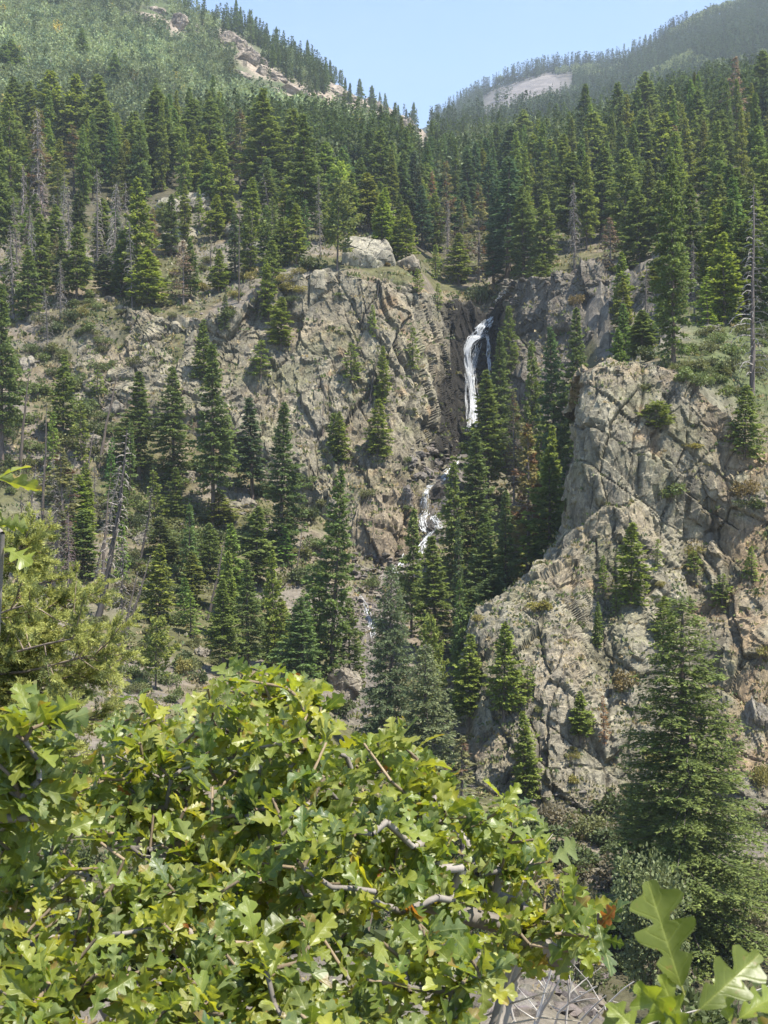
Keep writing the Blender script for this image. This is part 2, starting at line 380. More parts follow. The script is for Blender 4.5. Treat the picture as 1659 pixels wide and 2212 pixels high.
ZG = ZG + ledge * (0.35 * r_off + 0.5 * r_tilt) + notch * (0.7 * r_off + 0.9 * r_tilt + 0.9 * b_off + 1.2 * b_tilt) + rib * (2.2 * b_off + 3.0 * b_tilt)
TV = np.stack([GX, GY, ZG], -1)

# albedo of the ground: tan scree, litter, grass, far aspen slope
n1 = fbm(q / 11.0, 5, 4); n2 = fbm(q / 3.0, 6, 4); n3 = fbm(q / 30.0, 8, 3)
C = np.zeros(q.shape) + np.array([0.225, 0.175, 0.12])
C = mixc(C, (0.175, 0.155, 0.128), sstep(-0.1, 0.35, n1))                       # grey rock rubble
C = mixc(C, (0.30, 0.225, 0.145), sstep(0.2, 0.55, n2) * 0.6)                   # pale earth
C = mixc(C, (0.085, 0.09, 0.036), sstep(-0.3, 0.2, -n1 + 0.4 * n2) * 0.88)   # low green
ledc = ledge * 0.8
C = mixc(C, (0.20, 0.18, 0.148), ledc)
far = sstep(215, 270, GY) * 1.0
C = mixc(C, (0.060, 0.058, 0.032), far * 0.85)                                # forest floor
left = sstep(900, 500, PX)[:, None] * sstep(285, 340, GY)
C = mixc(C, (0.075, 0.105, 0.042), left * (0.75 + 0.25 * n2))                 # brushy aspen slope
C = mixc(C, (0.32, 0.265, 0.21), np.clip(rib * 1.3, 0, 0.95))
C = mixc(C, (0.17, 0.155, 0.13), notch * 0.9)
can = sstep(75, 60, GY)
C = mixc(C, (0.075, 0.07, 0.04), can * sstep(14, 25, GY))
benchg = sstep(1440, 1520, PX)[:, None] * sstep(116, 124, GY) * sstep(175, 160, GY)
C = mixc(C, (0.085, 0.11, 0.04), benchg * 0.8)
bed = np.exp(-((PX[:, None] - np.interp(DK, [110, 140, 160, 180, 205], [770, 800, 890, 975, 1045])[None]) / 55.0) ** 2) * sstep(105, 120, GY) * sstep(212, 204, GY)
C = mixc(C, (0.15, 0.135, 0.12), np.clip(bed * 1.2, 0, 1))
C = np.clip(C * (1 + 0.25 * n2[..., None]), 0.01, 0.6)
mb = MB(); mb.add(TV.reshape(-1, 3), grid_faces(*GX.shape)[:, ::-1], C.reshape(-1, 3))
ground = link("ground", mb.mesh("ground", M_TERR, False)); tag(ground, kind="structure")
# ------------------------------------------------------------------ the far mountain on the right
def sheet(name, pxs, prof, mat, colf, n=(220, 110), seed=1, amp=14, wav=90):
    """a mountainside: for each bearing a ridge sight line at a ridge distance, a foot, and a back slope"""
    px = np.linspace(pxs[0], pxs[-1], n[0]); K = np.array(prof, float)
    ry = pchip(K[:, 0], K[:, 1], px); rd = pchip(K[:, 0], K[:, 2], px); fy = pchip(K[:, 0], K[:, 3], px); fd = pchip(K[:, 0], K[:, 4], px)
    t = np.concatenate([np.linspace(0, 1, n[1]), 1 + np.linspace(0.03, 0.6, 24)])[None]
    D = fd[:, None] + (rd - fd)[:, None] * t
    z0 = (CY - fy) / FPX * fd; z1 = (CY - ry) / FPX * rd
    Z = z0[:, None] + (z1 - z0)[:, None] * np.where(t < 1, 0.75 * t + 0.25 * t ** 2, 1 - (t - 1) * 0.8 - (t - 1) ** 2)
    X = (px[:, None] - CX) / FPX * D
    Q = np.stack([X, D, Z], -1)
    wgt = np.clip(t * 4, 0, 1) * np.where(t < 1, np.clip((1 - t) * 4, 0.12, 1), 1)
    Z = Z + amp * fbm(Q / wav, seed, 5, 0.5) * wgt
    Q = np.stack([X, D, Z], -1)
    m = MB(); m.add(Q.reshape(-1, 3), grid_faces(*X.shape)[:, ::-1], colf(Q, px[:, None] + 0 * t, t + 0 * X).reshape(-1, 3))
    return tag(link(name, m.mesh(name, mat, True)), kind="structure"), Q

def rm_col(Q, px, t):
    n = fbm(Q / 60.0, 3, 5, 0.6); m = fbm(Q / 18.0, 4, 4)
    c = np.zeros(Q.shape) + np.array([0.028, 0.036, 0.024])
    c = mixc(c, (0.04, 0.055, 0.03), sstep(0.0, 0.4, n))
    cl = np.exp(-((px - 1140) / 95.0) ** 2) * sstep(0.45, 0.62, t) * sstep(1.02, 0.93, t)
    cl = cl * sstep(-0.45, -0.1, n + 0.5 * m + 0.15)
    return np.clip(mixc(c, (0.165, 0.15, 0.145), np.clip(cl * 1.5, 0, 1)) * (1 + 0.9 * cl * fbm(Q / np.array([14.0, 14.0, 40.0]), 9, 5, 0.65))[..., None], 0.01, 1)
rmount, RMQ = sheet("mountain", (880, 2300),
    [(880, 300, 1500, 330, 700), (940, 262, 1480, 300, 700), (1000, 225, 1450, 290, 690), (1080, 183, 1400, 280, 680), (1180, 152, 1350, 275, 660), (1300, 148, 1300, 270, 640),
     (1380, 122, 1250, 262, 620), (1480, 62, 1220, 255, 600), (1580, 20, 1200, 250, 590), (1660, -12, 1200, 240, 580), (1900, -110, 1200, 230, 560), (2300, -250, 1200, 200, 540)],
    M_HILL, rm_col, seed=21)

# ------------------------------------------------------------------ cliffs
def upsample(K, nr, nc):
    """control net (rows, cols, 3) -> fine net, monotone in both directions"""
    K = np.asarray(K, float); R, Cn, _ = K.shape
    a = pchip(np.arange(R), K.reshape(R, -1), np.linspace(0, R - 1, nr)).reshape(nr, Cn, 3)
    b = pchip(np.arange(Cn), a.transpose(1, 0, 2).reshape(Cn, -1), np.linspace(0, Cn - 1, nc)).reshape(nc, nr, 3)
    return b.transpose(1, 0, 2)

def gridnormal(V):
    du = np.gradient(V, axis=1); dv = np.gradient(V, axis=0)
    return norm(np.cross(du, dv))

def rocky(V, fade, seed, big=1.0, tilt=0.0, slab=(6.0, 10.0), mid=1.0, lo=1.0, joints=()):
    """push a smooth face in and out into fractured blocks"""
    N = gridnormal(V)
    S = V.copy()
    for _ in range(2):
        S = S + 0.6 * np.stack([fbm(S / 6.0, seed + 40 + k, 3) for k in range(3)], -1)
    S[..., 0] = S[..., 0] + tilt * S[..., 2]
    o1, t1, e1 = facets(S, (slab[0] * big, slab[0] * big, slab[1] * big), seed)
    o2, t2, e2 = facets(S, (2.3 * big, 2.3 * big, 5.5 * big), seed + 9)
    o3, t3, e3 = facets(S, (0.9 * big, 0.9 * big, 1.5 * big), seed + 18)
    f = fbm(V / 1.3, seed + 30, 4, 0.6)
    jc = np.zeros(h0.shape) if False else 0 * f; js = 0 * f
    for (jn, sp, ja, sd) in joints:
        u = (S @ norm(np.array(jn, float))) / sp + 0.30 * fbm(S / 8.0, seed + 60 + sd, 3); k = np.floor(u).astype(np.int64); fr = u - k
        gate = sstep(-0.25, 0.1, fbm(S / 9.0, seed + 70 + sd, 3))
        js = js + ja * gate * (0.8 * (hsh(k, k * 0, k * 0, sd) * 2 - 1) + 1.1 * (fr - 0.5) * (hsh(k, k * 0 + 3, k * 0, sd) * 2 - 1))
        jc = np.maximum(jc, gate * sstep(0.045, 0.0, np.minimum(fr, 1 - fr)))
    h = js - 0.35 * jc + lo * (1.15 * o1 + 1.5 * t1) + mid * (0.5 * o2 + 0.65 * t2) + 0.16 * o3 + 0.2 * t3 + 0.10 * f
    h = h - 0.3 * sstep(0.06, 0.0, e1)
    return V + N * (h * fade * big)[..., None], dict(jc=jc, o1=o1, o2=o2, o3=o3, e1=e1, e2=e2, N=N, f=f)

def rock_albedo(V, R, seed, base=(0.30, 0.275, 0.24), big=1.0):
    n = fbm(V / 7.0, seed, 4, 0.6); m = fbm(V * np.array([1 / 1.2, 1 / 1.2, 1 / 6.0]), seed + 5, 4, 0.6)
    c = np.zeros(V.shape) + np.array(base)
    c = c * (1 + 0.16 * R['o2'] + 0.12 * R['o1'] + 0.10 * R['o3'])[..., None]
    c = c * np.array([0.985, 0.98, 0.955])
    c = c * (1 - 0.5 * R['jc'])[..., None]
    c = mixc(c, (0.31, 0.25, 0.17), sstep(0.0, 0.5, n) * 0.6)              # tan weathering
    c = mixc(c, (0.105, 0.098, 0.092), sstep(0.08, 0.5, m) * 0.5)              # dark mineral streaks
    c = mixc(c, (0.20, 0.195, 0.115), sstep(0.05, 0.45, fbm(V / 4.0, seed + 8, 3)) * 0.55)   # lichen
    c = mixc(c, (0.30, 0.19, 0.10), sstep(0.30, 0.7, fbm(V / 3.0, seed + 12, 3)) * 0.6)  # rust
    return c

# canyon wall: from the left ledge round the buttress, into the notch of the fall, and out along the right wall
CW = [  # px of top, py, d | px of foot, py, d
 (60, 690, 190, 60, 850, 181), (180, 664, 189, 180, 865, 175), (260, 662, 187, 260, 850, 174), (340, 690, 184, 340, 880, 172), (420, 702, 182, 420, 900, 170),
 (500, 682, 181, 500, 925, 168.5), (560, 625, 183, 570, 965, 167), (640, 595, 184, 640, 1010, 165), (700, 590, 183, 705, 1060, 163), (760, 590, 182, 765, 1190, 158.5),
 (820, 592, 182, 822, 1198, 157.5), (880, 603, 185, 870, 1190, 159), (935, 640, 191, 905, 1090, 166), (968, 652, 199, 942, 1010, 176), (990, 660, 205, 975, 975, 188),
 (1018, 672, 208, 1003, 950, 197), (1050, 680, 209, 1035, 940, 197), (1072, 650, 207, 1068, 960, 192), (1100, 605, 202, 1100, 970, 185), (1150, 597, 198, 1150, 960, 180),
 (1200, 596, 195, 1200, 950, 176), (1260, 590, 192, 1260, 920, 172), (1330, 572, 190, 1330, 870, 169), (1400, 580, 190, 1400, 820, 167), (1470, 600, 190, 1470, 780, 167), (1540, 590, 190, 1540, 700, 172)]
net = []
for t in (-0.25, -0.1, 0.0, 0.12, 0.33, 0.55, 0.78, 1.0, 1.12):
    row = []
    for (ax, ay, ad, bx, by, bd) in CW:
        zt = (CY - ay) / FPX * ad; zb = (CY - by) / FPX * bd
        if t < 0:
            d = ad - t * 60; z = zt + (-t) * 60 * 0.30 - 1.2 * min(1, -t * 8); px = ax
        else:
            tt = min(t, 1.0); k = tt ** 1.35
            d = ad + (bd - ad) * k; z = zt + (zb - zt) * tt; px = ax + (bx - ax) * tt
            if t > 1: z = zb - 5; d = bd - 0.5
        row.append(((px - CX) / FPX * d, d, z))
    net.append(row)
V0 = upsample(net, 250, 640)[:, ::-1]
tt = np.linspace(-0.25, 1.12, 250)[:, None] + 0 * V0[..., 0]
pxl = V0[..., 0] / V0[..., 1] * FPX + CX
fade = np.clip(0.35 + 0.9 * np.abs(sstep(-0.12, 0.02, tt)), 0, 1) * (1 - 0.42 * np.exp(-((pxl - 982) / 30.0) ** 2)) * (1 - 0.4 * np.exp(-((pxl - 1035) / 35.0) ** 2) * sstep(0, 0.1, tt))
V1, R = rocky(V0, fade, 101, 1.0, 0.0, (6.5, 17.0), 0.55, 0.55, (((0.93, 0.2, 0.30), 3.6, 1.0, 1), ((0.85, 0.1, -0.5), 6.5, 0.8, 2), ((0.2, 0.3, 0.95), 9.0, 0.5, 3)))
C = rock_albedo(V1, R, 210, (0.25, 0.228, 0.175))
tan = sstep(0.05, -0.05, tt)
C = mixc(C, (0.30, 0.225, 0.145), tan * 0.8 * sstep(-0.5, 0.2, fbm(V1 / 3.0, 61, 3)))
C = mixc(C, (0.09, 0.10, 0.04), tan * sstep(0.0, 0.35, fbm(V1 / 2.6, 62, 3)))
foot = sstep(0.62, 0.95, tt) * sstep(740, 800, pxl) * sstep(930, 880, pxl)
C = mixc(C, (0.27, 0.20, 0.14), foot * 0.5)
wet = sstep(945, 990, pxl + 22 * tt) * sstep(1095, 1068, pxl + 8 * tt) * sstep(-0.02, 0.08, tt) + 0.9 * np.exp(-((pxl - 1000) / 40.0) ** 2) * sstep(0.3, 0.6, tt)  # dark band round the fall: wet rock, plus gully shade put into the colour
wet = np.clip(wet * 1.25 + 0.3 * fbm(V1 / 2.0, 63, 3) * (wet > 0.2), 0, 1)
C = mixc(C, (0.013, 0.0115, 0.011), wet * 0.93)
rw_shade = sstep(1080, 1120, pxl)  # right wall turned from the sun: its shade painted as darker rock
C = mixc(C, (0.135, 0.118, 0.108), rw_shade * 0.6)
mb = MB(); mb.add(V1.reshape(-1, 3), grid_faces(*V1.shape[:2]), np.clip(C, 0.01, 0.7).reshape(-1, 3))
cliff = link("cliff", mb.mesh("cliff", M_ROCK, False))
tag(cliff, kind="structure")

# crag in front on the right
SIL = np.array([(760, 1272), (800, 1262), (850, 1250), (900, 1241), (1000, 1232), (1100, 1222), (1140, 1226), (1180, 1205), (1230, 1150), (1270, 1115), (1300, 1088), (1345, 1025), (1400, 1012), (1500, 1005), (1600, 1002), (1720, 1000), (1900, 995)], float)
TOPL = np.array([(1262, 802), (1300, 785), (1340, 779), (1400, 780), (1460, 790), (1500, 822), (1545, 870), (1600, 930), (1660, 980), (1760, 1010), (1900, 1000), (2150, 980)], float)
nv, nu = 330, 420
tv = np.concatenate([np.linspace(-0.16, 0, 34)[:-1], np.linspace(0, 1.06, nv - 33)]); su = np.concatenate([np.linspace(-0.09, 0, 30)[:-1], np.linspace(0, 1, nu - 29) ** 1.25])
T, S = np.meshgrid(tv, su, indexing='ij')
Sc = np.clip(S, 0, 1); Tc = np.clip(T, 0, 1)
pxt = 1262 + (2150 - 1262) * Sc
pyt = np.interp(pxt, TOPL[:, 0], TOPL[:, 1])
foot_py = 1830.0
py = pyt + (foot_py - pyt) * T.clip(0, 2)
Lx = np.interp(py, SIL[:, 0], SIL[:, 1])
wv = sstep(0, 0.25, T)
px = np.where(T <= 0, pxt, (1 - wv) * (Lx + (2150 - Lx) * Sc) + wv * (Lx + (2150 - Lx) * Sc))
d = np.interp(py, [760, 800, 950, 1150, 1250, 1400, 1600, 1830], [115, 112.5, 110, 107, 104, 99.5, 95.5, 90.0])
d = d + 5.0 * np.exp(-Sc / 0.02) * 0.9 - 2.2 * np.exp(-((px - 1330) / 120.0) ** 2) * np.exp(-((py - 960) / 160.0) ** 2)
d = d + 2.6 * np.exp(-((px - 1500) / 70.0) ** 2) * sstep(1000, 1200, py) - 2.0 * np.exp(-((px - 1230) / 90.0) ** 2) * np.exp(-((py - 1500) / 180.0) ** 2)
d = d + 2.5 * np.exp(-((px - 1290) / 45.0) ** 2) * np.exp(-((py - 1390) / 130.0) ** 2)
V0 = P(px, py, d)
back = np.clip(-T, 0, 1) / 0.16
V0[..., 1] += back * 13; V0[..., 2] += np.where(T < 0, back * 1.3 * sstep(0.1, 0.4, Sc) - 1.0 * back ** 2 * 3 * sstep(0.3, 0.0, Sc), 0)
wrap = np.clip(-S, 0, 1) / 0.09
V0[..., 1] += wrap * 17; V0[..., 0] += wrap * 17 * (V0[..., 0] / V0[..., 1]) + wrap ** 2 * 2.5
V0 = V0[:, ::-1]; Tr = T[:, ::-1]; Sr = S[:, ::-1]; pyr = py[:, ::-1]; pxr = px[:, ::-1]
V1, R = rocky(V0, np.clip(0.45 + 0.8 * sstep(-0.05, 0.03, Tr), 0, 0.95), 352, 0.72, 0.0, (6.0, 9.0), 0.5, 0.55, (((0.55, 0.0, 0.83), 3.4, 0.7, 4), ((0.9, 0.2, -0.3), 4.2, 0.8, 5)))
C = rock_albedo(V1, R, 410, (0.27, 0.248, 0.19))
top = sstep(0.07, -0.02, Tr)
C = mixc(C, (0.32, 0.24, 0.155), top * 0.8 * sstep(-0.4, 0.2, fbm(V1 / 1.5, 64, 3)))
C = mixc(C, (0.30, 0.21, 0.13), 0.75 * np.exp(-((pxr - 1620) / 70.0) ** 2) * sstep(0.0, 0.4, fbm(V1 / 3.0, 65, 3) + 0.25))
C = mixc(C, (0.33, 0.29, 0.225), 0.7 * np.exp(-((pxr - 1185 - (pyr - 1500) * 0.1) / 60.0) ** 2) * np.exp(-((pyr - 1500) / 140.0) ** 2))
mb = MB(); mb.add(V1.reshape(-1, 3), grid_faces(*V1.shape[:2]), np.clip(C, 0.01, 0.7).reshape(-1, 3))
crag = link("crag", mb.mesh("crag", M_ROCK, False))
tag(crag, kind="structure")

# rays against what has been built, so that things stand on real ground
def bvh_of(*objs):
    vs, fs, n = [], [], 0
    for o in objs:
        me = o.data; v = np.empty(len(me.vertices) * 3, np.float32); me.vertices.foreach_get('co', v); v = v.reshape(-1, 3)
        l = np.empty(len(me.loops), np.int32); me.loops.foreach_get('vertex_index', l); l = l.reshape(-1, 4)
        vs.append(v); fs.append(l + n); n += len(v)
    return BVHTree.FromPolygons(np.concatenate(vs).tolist(), np.concatenate(fs).tolist())
BV = bvh_of(ground, cliff, crag); BVM = bvh_of(rmount)
def hit(px, py, bv=None, start=0.0):
    dr = Vector(((px - CX) / FPX, 1.0, (CY - py) / FPX)).normalized()
    h = (bv or BV).ray_cast(dr * start * dr.length, dr)
    return None if h[0] is None else (np.array(h[0]), np.array(h[1]))
def drop(px, d, zmax=600):
    h = BV.ray_cast(Vector(((px - CX) / FPX * d, d, zmax)), Vector((0, 0, -1)))
    return np.array(h[0]) if h[0] is not None else P(px, 1500, d)
def gz(px, d):
    i = np.clip(np.interp(px, PX, np.arange(len(PX))), 0, len(PX) - 1.001); j = np.clip(np.interp(d, DK, np.arange(len(DK))), 0, len(DK) - 1.001)
    a, b = int(i), int(j); u, v = i - a, j - b
    return (ZG[a, b] * (1 - u) + ZG[a + 1, b] * u) * (1 - v) + (ZG[a, b + 1] * (1 - u) + ZG[a + 1, b + 1] * u) * v
def solve(px, py, dmin=60, dmax=880):
    """distance at which the ground along this bearing meets the sight line"""
    for d in np.arange(dmin, dmax, 0.5):
        if CY - gz(px, d) / d * FPX <= py: return d
    return dmax

# ------------------------------------------------------------------ trees: one prototype mesh pair (trunk, crown) per form
def branch_curve(rng, h, L, az, pitch, droop, tip, n=7):
    s = np.linspace(0, 1, n)
    r = L * s
    z = h + r * math.tan(pitch) - droop * L * s ** 1.6 + tip * L * s ** 4
    bend = rng.normal() * 0.12
    a = az + bend * s
    return np.stack([np.cos(a) * r, np.sin(a) * r, z], -1)

def conifer(seed, H=18.0, R=2.6, h0=0.06, nb=120, ns=24, size=0.5, prof='fir', base=(0.055, 0.078, 0.026), tipc=(0.085, 0.11, 0.035),
            droop=0.28, tip=0.14, skip=0.06, brown=0.0, bare=0.0, thick=1.0, sides=6, wood=(0.13, 0.10, 0.08), hang=0.0, flat=0.6, dead=False):
    rng = np.random.default_rng(seed)
    T, K = MB(), MB()
    z = np.linspace(0, H, 14); bx = np.cumsum(rng.normal(size=14)) * 0.012 * H / 18; by = np.cumsum(rng.normal(size=14)) * 0.012 * H / 18
    rad = 0.0125 * H * thick * (1 - z / H) ** 0.8 + 0.012
    rad[0] *= 1.35
    tube(T, np.stack([bx, by, z], -1), rad, 8, wood)
    top_bias = 0.85; lop = rng.uniform(0, 6.28); lam = rng.uniform(0.05, 0.25); cut = rng.random(8) < 0.14
    for i in range(nb):
        t = h0 + (1 - h0) * ((i + rng.random()) / nb) ** top_bias
        if t > 0.992: continue
        if prof == 'fir':
            env = min(1.0, (1 - t) * 1.9 + 0.02) ** 0.9 * (0.72 + 0.28 * min(1, (t - h0) * 5 + 0.2))
        elif prof == 'slim':
            env = min(1.0, (1 - t) * 1.5 + 0.03) ** 0.8
        elif prof == 'round':
            env = max(0.05, math.sin(math.pi * min(1, (1 - t) * 1.0 / (1 - h0) * 0.72 + 0.02))) ** 0.7
        else:
            env = (1 - t) ** 0.85 + 0.015
        L = R * env * rng.uniform(0.66, 1.12)
        if rng.random() < 0.05: L *= 1.18
        az = i * 2.39996 + rng.normal() * 0.35
        L *= 1 + lam * math.cos(az - lop) - (0.45 if cut[int(t * 7.99)] and math.cos(az - lop + t * 9) > 0.1 else 0)
        pitch = np.interp(t, [0, 0.35, 0.8, 1], [-0.10, 0.05, 0.42, 0.95]) + rng.normal() * 0.09
        cx, cy = np.interp(t * H, z, bx), np.interp(t * H, z, by)
        c = branch_curve(rng, t * H, L, az, pitch, droop, tip) + [cx, cy, 0]
        isbare = rng.random() < bare * np.interp(t, [0, 0.5, 1], [1.6, 1.0, 0.35])
        if rng.random() < skip: continue
        tube(T, c, np.linspace(0.03, 0.006, 7) * (0.5 + L / R) * thick * H / 18, 3, np.array(wood) * (1.9 if isbare else 1.0))
        if isbare:
            for q in range(5):
                s0 = rng.uniform(0.3, 0.95); p0 = c[int(s0 * 6)]
                e = p0 + L * 0.33 * norm(np.array([math.cos(az + rng.choice([-1, 1]) * 0.8), math.sin(az + rng.choice([-1, 1]) * 0.8), rng.uniform(-0.7, 0.1)]))
                tube(T, [p0, (p0 + e) / 2 + [0, 0, 0.04], e], [0.014, 0.01, 0.005], 3, np.array(wood) * 1.9)
            continue
        n = max(4, int(ns * (0.25 + 0.85 * L / R)))
        s = rng.uniform(0.12, 1.0, n) ** 0.8
        pos = np.stack([np.interp(s, np.linspace(0, 1, 7), c[:, k]) for k in range(3)], -1)
        out = np.array([math.cos(az), math.sin(az), 0]); lat = np.array([-math.sin(az), math.cos(az), 0])
        sg = rng.choice([-1.0, 1.0], n); u = rng.random(n) ** 0.8
        wdt = 0.42 * L * (1.08 - s) + 0.05
        pos = pos + lat * (sg * u * wdt)[:, None] + np.array([0, 0, 1.0]) * ((rng.normal(size=n) * 0.05 - 0.10 * u) * L * 0.5)[:, None] + rng.normal(size=(n, 3)) * size * 0.12
        d = out * (0.75 + 0.3 * rng.random(n))[:, None] + lat * (sg * (0.35 + 0.6 * u))[:, None] + np.array([0, 0, 1.0]) * (rng.normal(size=n) * 0.28 - 0.12 - hang + 0.35 * max(0, t - 0.7))[:, None]
        nn = norm(np.array([0, 0, 1.0]) + rng.normal(size=(n, 3)) * flat)
        sz = size * rng.uniform(0.65, 1.25, n) * (0.75 + 0.25 * L / R)
        f = np.clip((s - 0.55) * 2.0, 0, 1) * rng.uniform(0.3, 1, n)
        colr = np.array(base) * (1 - f[:, None]) + np.array(tipc) * f[:, None]
        colr = colr * (np.array([1.2, 1.1, 1.0]) if prof in ('slim', 'fir') and base[0] > 0.15 else np.array([2.8, 2.65, 2.2])) * rng.uniform(0.72, 1.28, (n, 1)) * rng.uniform(0.85, 1.15)
        if brown > 0 and rng.random() < brown:
            colr = np.array([0.16, 0.105, 0.065]) * rng.uniform(0.7, 1.3, (n, 1))
        sprays(K, pos, d, nn, sz, sz * 0.3, colr)
        d2 = d + rng.normal(size=(n, 3)) * 0.45
        sprays(K, pos - norm(d) * (sz * 0.2)[:, None], d2, norm(nn + rng.normal(size=(n, 3)) * 0.6), sz * 0.85, sz * 0.27, colr * rng.uniform(0.85, 1.1, (n, 1)))
    # leader
    n = 8; zz = np.linspace(H * 0.965, H * 1.0, n)
    sprays(K, np.stack([0 * zz + bx[-1], 0 * zz + by[-1], zz], -1), np.stack([rng.normal(size=n) * 0.35, rng.normal(size=n) * 0.35, np.ones(n)], -1), rvec(n, rng), size * 0.8, size * 0.16, np.array(tipc))
    return T.mesh("trunk", M_BARK, True), K.mesh("crown", M_NEEDLE, False), H, R

def snag(seed, H=15.0, nb=70, R=1.7, curl=1.0, h0=0.12, lean=0.0, wood=(0.13, 0.115, 0.105), limb=(0.255, 0.235, 0.215), fine=5, top=0.9):
    """a standing dead tree: grey trunk, arching bare limbs with twigs"""
    rng = np.random.default_rng(seed); T, K = MB(), MB()
    z = np.linspace(0, H, 16); b = np.cumsum(rng.normal(size=(16, 2)), 0) * 0.03
    b[:, 0] += lean * (z / H) ** 1.6 * H * 0.3
    tp = np.stack([b[:, 0], b[:, 1], z], -1)
    tube(T, tp, 0.011 * H * (1 - z / H * 0.93) ** 0.9 + 0.015, 7, wood)
    for i in range(nb):
        t = h0 + (0.985 - h0) * (i + rng.random()) / nb
        L = R * (1 - t) ** 0.55 * rng.uniform(0.35, 1.15) + 0.15
        az = i * 2.4 + rng.normal() * 0.5
        s = np.linspace(0, 1, 8); r = L * (s - 0.28 * curl * s ** 3)
        zz = L * (0.28 * s - 0.75 * curl * s ** 2.3) + rng.normal() * 0.1 * s
        o = np.array([np.interp(t * H, z, tp[:, 0]), np.interp(t * H, z, tp[:, 1]), t * H])
        c = o + np.stack([np.cos(az) * r, np.sin(az) * r, zz], -1) + np.cumsum(rng.normal(size=(8, 3)), 0) * 0.015 * L
        tube(K, c, np.linspace(0.046, 0.016, 8) * (0.6 + 0.5 * L / R) * H / 15, 3, np.array(limb) * rng.uniform(0.7, 1.2))
        for q in range(fine):
            k = rng.integers(2, 8); p0 = c[k]
            dv = norm(np.array([math.cos(az + rng.normal() * 0.9), math.sin(az + rng.normal() * 0.9), rng.uniform(-1.2, 0.3)]))
            l = L * rng.uniform(0.12, 0.34)
            tube(K, [p0, p0 + dv * l * 0.5 + [0, 0, 0.03], p0 + dv * l + [0, 0, -0.1 * l]], [0.02, 0.016, 0.011], 3, np.array(limb) * rng.uniform(0.7, 1.15))
    return T.mesh("trunk", M_DEAD, True), K.mesh("crown", M_DEAD, False), H, R

def shrub(seed, W=1.0, H=0.9, lumps=7, n=700, size=0.12, base=(0.5, 0.5, 0.5), var=0.3):
    rng = np.random.default_rng(seed); T, K = MB(), MB()
    for l in range(lumps):
        a = rng.uniform(0, 6.28); r = W * math.sqrt(rng.random()) * 0.75
        c = np.array([math.cos(a) * r, math.sin(a) * r, H * rng.uniform(0.3, 0.8)]); rad = np.array([0.45, 0.45, 0.36]) * rng.uniform(0.6, 1.1) * np.array([W, W, H])
        tube(T, [[c[0] * 0.15, c[1] * 0.15, -0.25], c * [0.6, 0.6, 0.45], c + [0, 0, rad[2] * 0.6]], [0.035, 0.022, 0.01], 4, (0.16, 0.13, 0.10))
        m = n // lumps; dr = rvec(m, rng); rr = rng.uniform(0.35, 1.05, (m, 1)) ** 0.6
        p = c + dr * rr * rad; p[:, 2] = np.maximum(p[:, 2], 0.02)
        col = np.array(base) * rng.uniform(1 - var, 1 + var, (m, 1)) * rng.uniform(0.85, 1.15)
        sz = size * rng.uniform(0.6, 1.3, m)
        sprays(K, p, dr + rng.normal(size=(m, 3)) * 0.7, norm(np.array([0, 0, 0.8]) + rng.normal(size=(m, 3)) * 0.6), sz, sz * 0.36, col)
    return T.mesh("stem", M_BARK, True), K.mesh("foliage", M_BUSH, False), H, W

PROTO = {}
for k in range(6):
    PROTO['fir%d' % k] = conifer(100 + k, 18, [2.7, 2.4, 3.0, 2.5, 2.2, 2.9][k], [0.05, 0.10, 0.04, 0.16, 0.08, 0.12][k], 150, 30, 0.56, 'fir', skip=[0.04, 0.1, 0.05, 0.14, 0.08, 0.1][k])
for k in range(3):
    PROTO['slim%d' % k] = conifer(200 + k, 18, 1.7, [0.05, 0.10, 0.2][k], 130, 20, 0.5, 'slim', (0.036, 0.056, 0.030), (0.055, 0.078, 0.036), droop=0.4, tip=0.1, hang=0.15)
for k in range(3):
    PROTO['tall%d' % k] = conifer(300 + k, 22, 2.8, [0.12, 0.2, 0.06][k], 210, 52, 0.40, 'fir', (0.046, 0.068, 0.027), (0.074, 0.10, 0.036), skip=0.08, droop=0.3)
for k in range(2):
    PROTO['bluish%d' % k] = conifer(400 + k, 17, 3.4, 0.02, 230, 75, 0.33, 'spruce', (0.052, 0.078, 0.056), (0.115, 0.145, 0.105), droop=0.34, tip=0.22, skip=0.03, hang=0.1)
for k in range(2):
    PROTO['dying%d' % k] = conifer(500 + k, 18, 2.3, 0.08, 130, 22, 0.5, 'fir', (0.07, 0.075, 0.04), (0.10, 0.10, 0.055), bare=0.5, brown=0.25, wood=(0.16, 0.135, 0.12))
PROTO['rusty0'] = conifer(600, 14, 1.3, 0.05, 100, 12, 0.45, 'slim', (0.20, 0.13, 0.09), (0.22, 0.15, 0.11), bare=0.3, wood=(0.17, 0.13, 0.11), skip=0.2)
PROTO['rusty1'] = conifer(601, 16, 2.2, 0.10, 120, 14, 0.5, 'fir', (0.19, 0.155, 0.135), (0.22, 0.185, 0.16), bare=0.45, wood=(0.18, 0.155, 0.14), skip=0.15)
PROTO['round0'] = conifer(610, 9, 2.6, 0.15, 90, 34, 0.42, 'round', (0.055, 0.078, 0.03), (0.085, 0.105, 0.036), droop=0.12, tip=0.25)
PROTO['round1'] = conifer(611, 9, 2.2, 0.25, 60, 30, 0.45, 'round', (0.06, 0.08, 0.03), (0.09, 0.105, 0.036), droop=0.12, tip=0.25, skip=0.15)
PROTO['small0'] = conifer(620, 6, 1.25, 0.03, 80, 22, 0.26, 'spruce', (0.06, 0.09, 0.03), (0.095, 0.13, 0.04))
PROTO['small1'] = conifer(621, 6, 1.0, 0.08, 60, 16, 0.28, 'fir', (0.055, 0.08, 0.03), (0.085, 0.115, 0.04), skip=0.15)
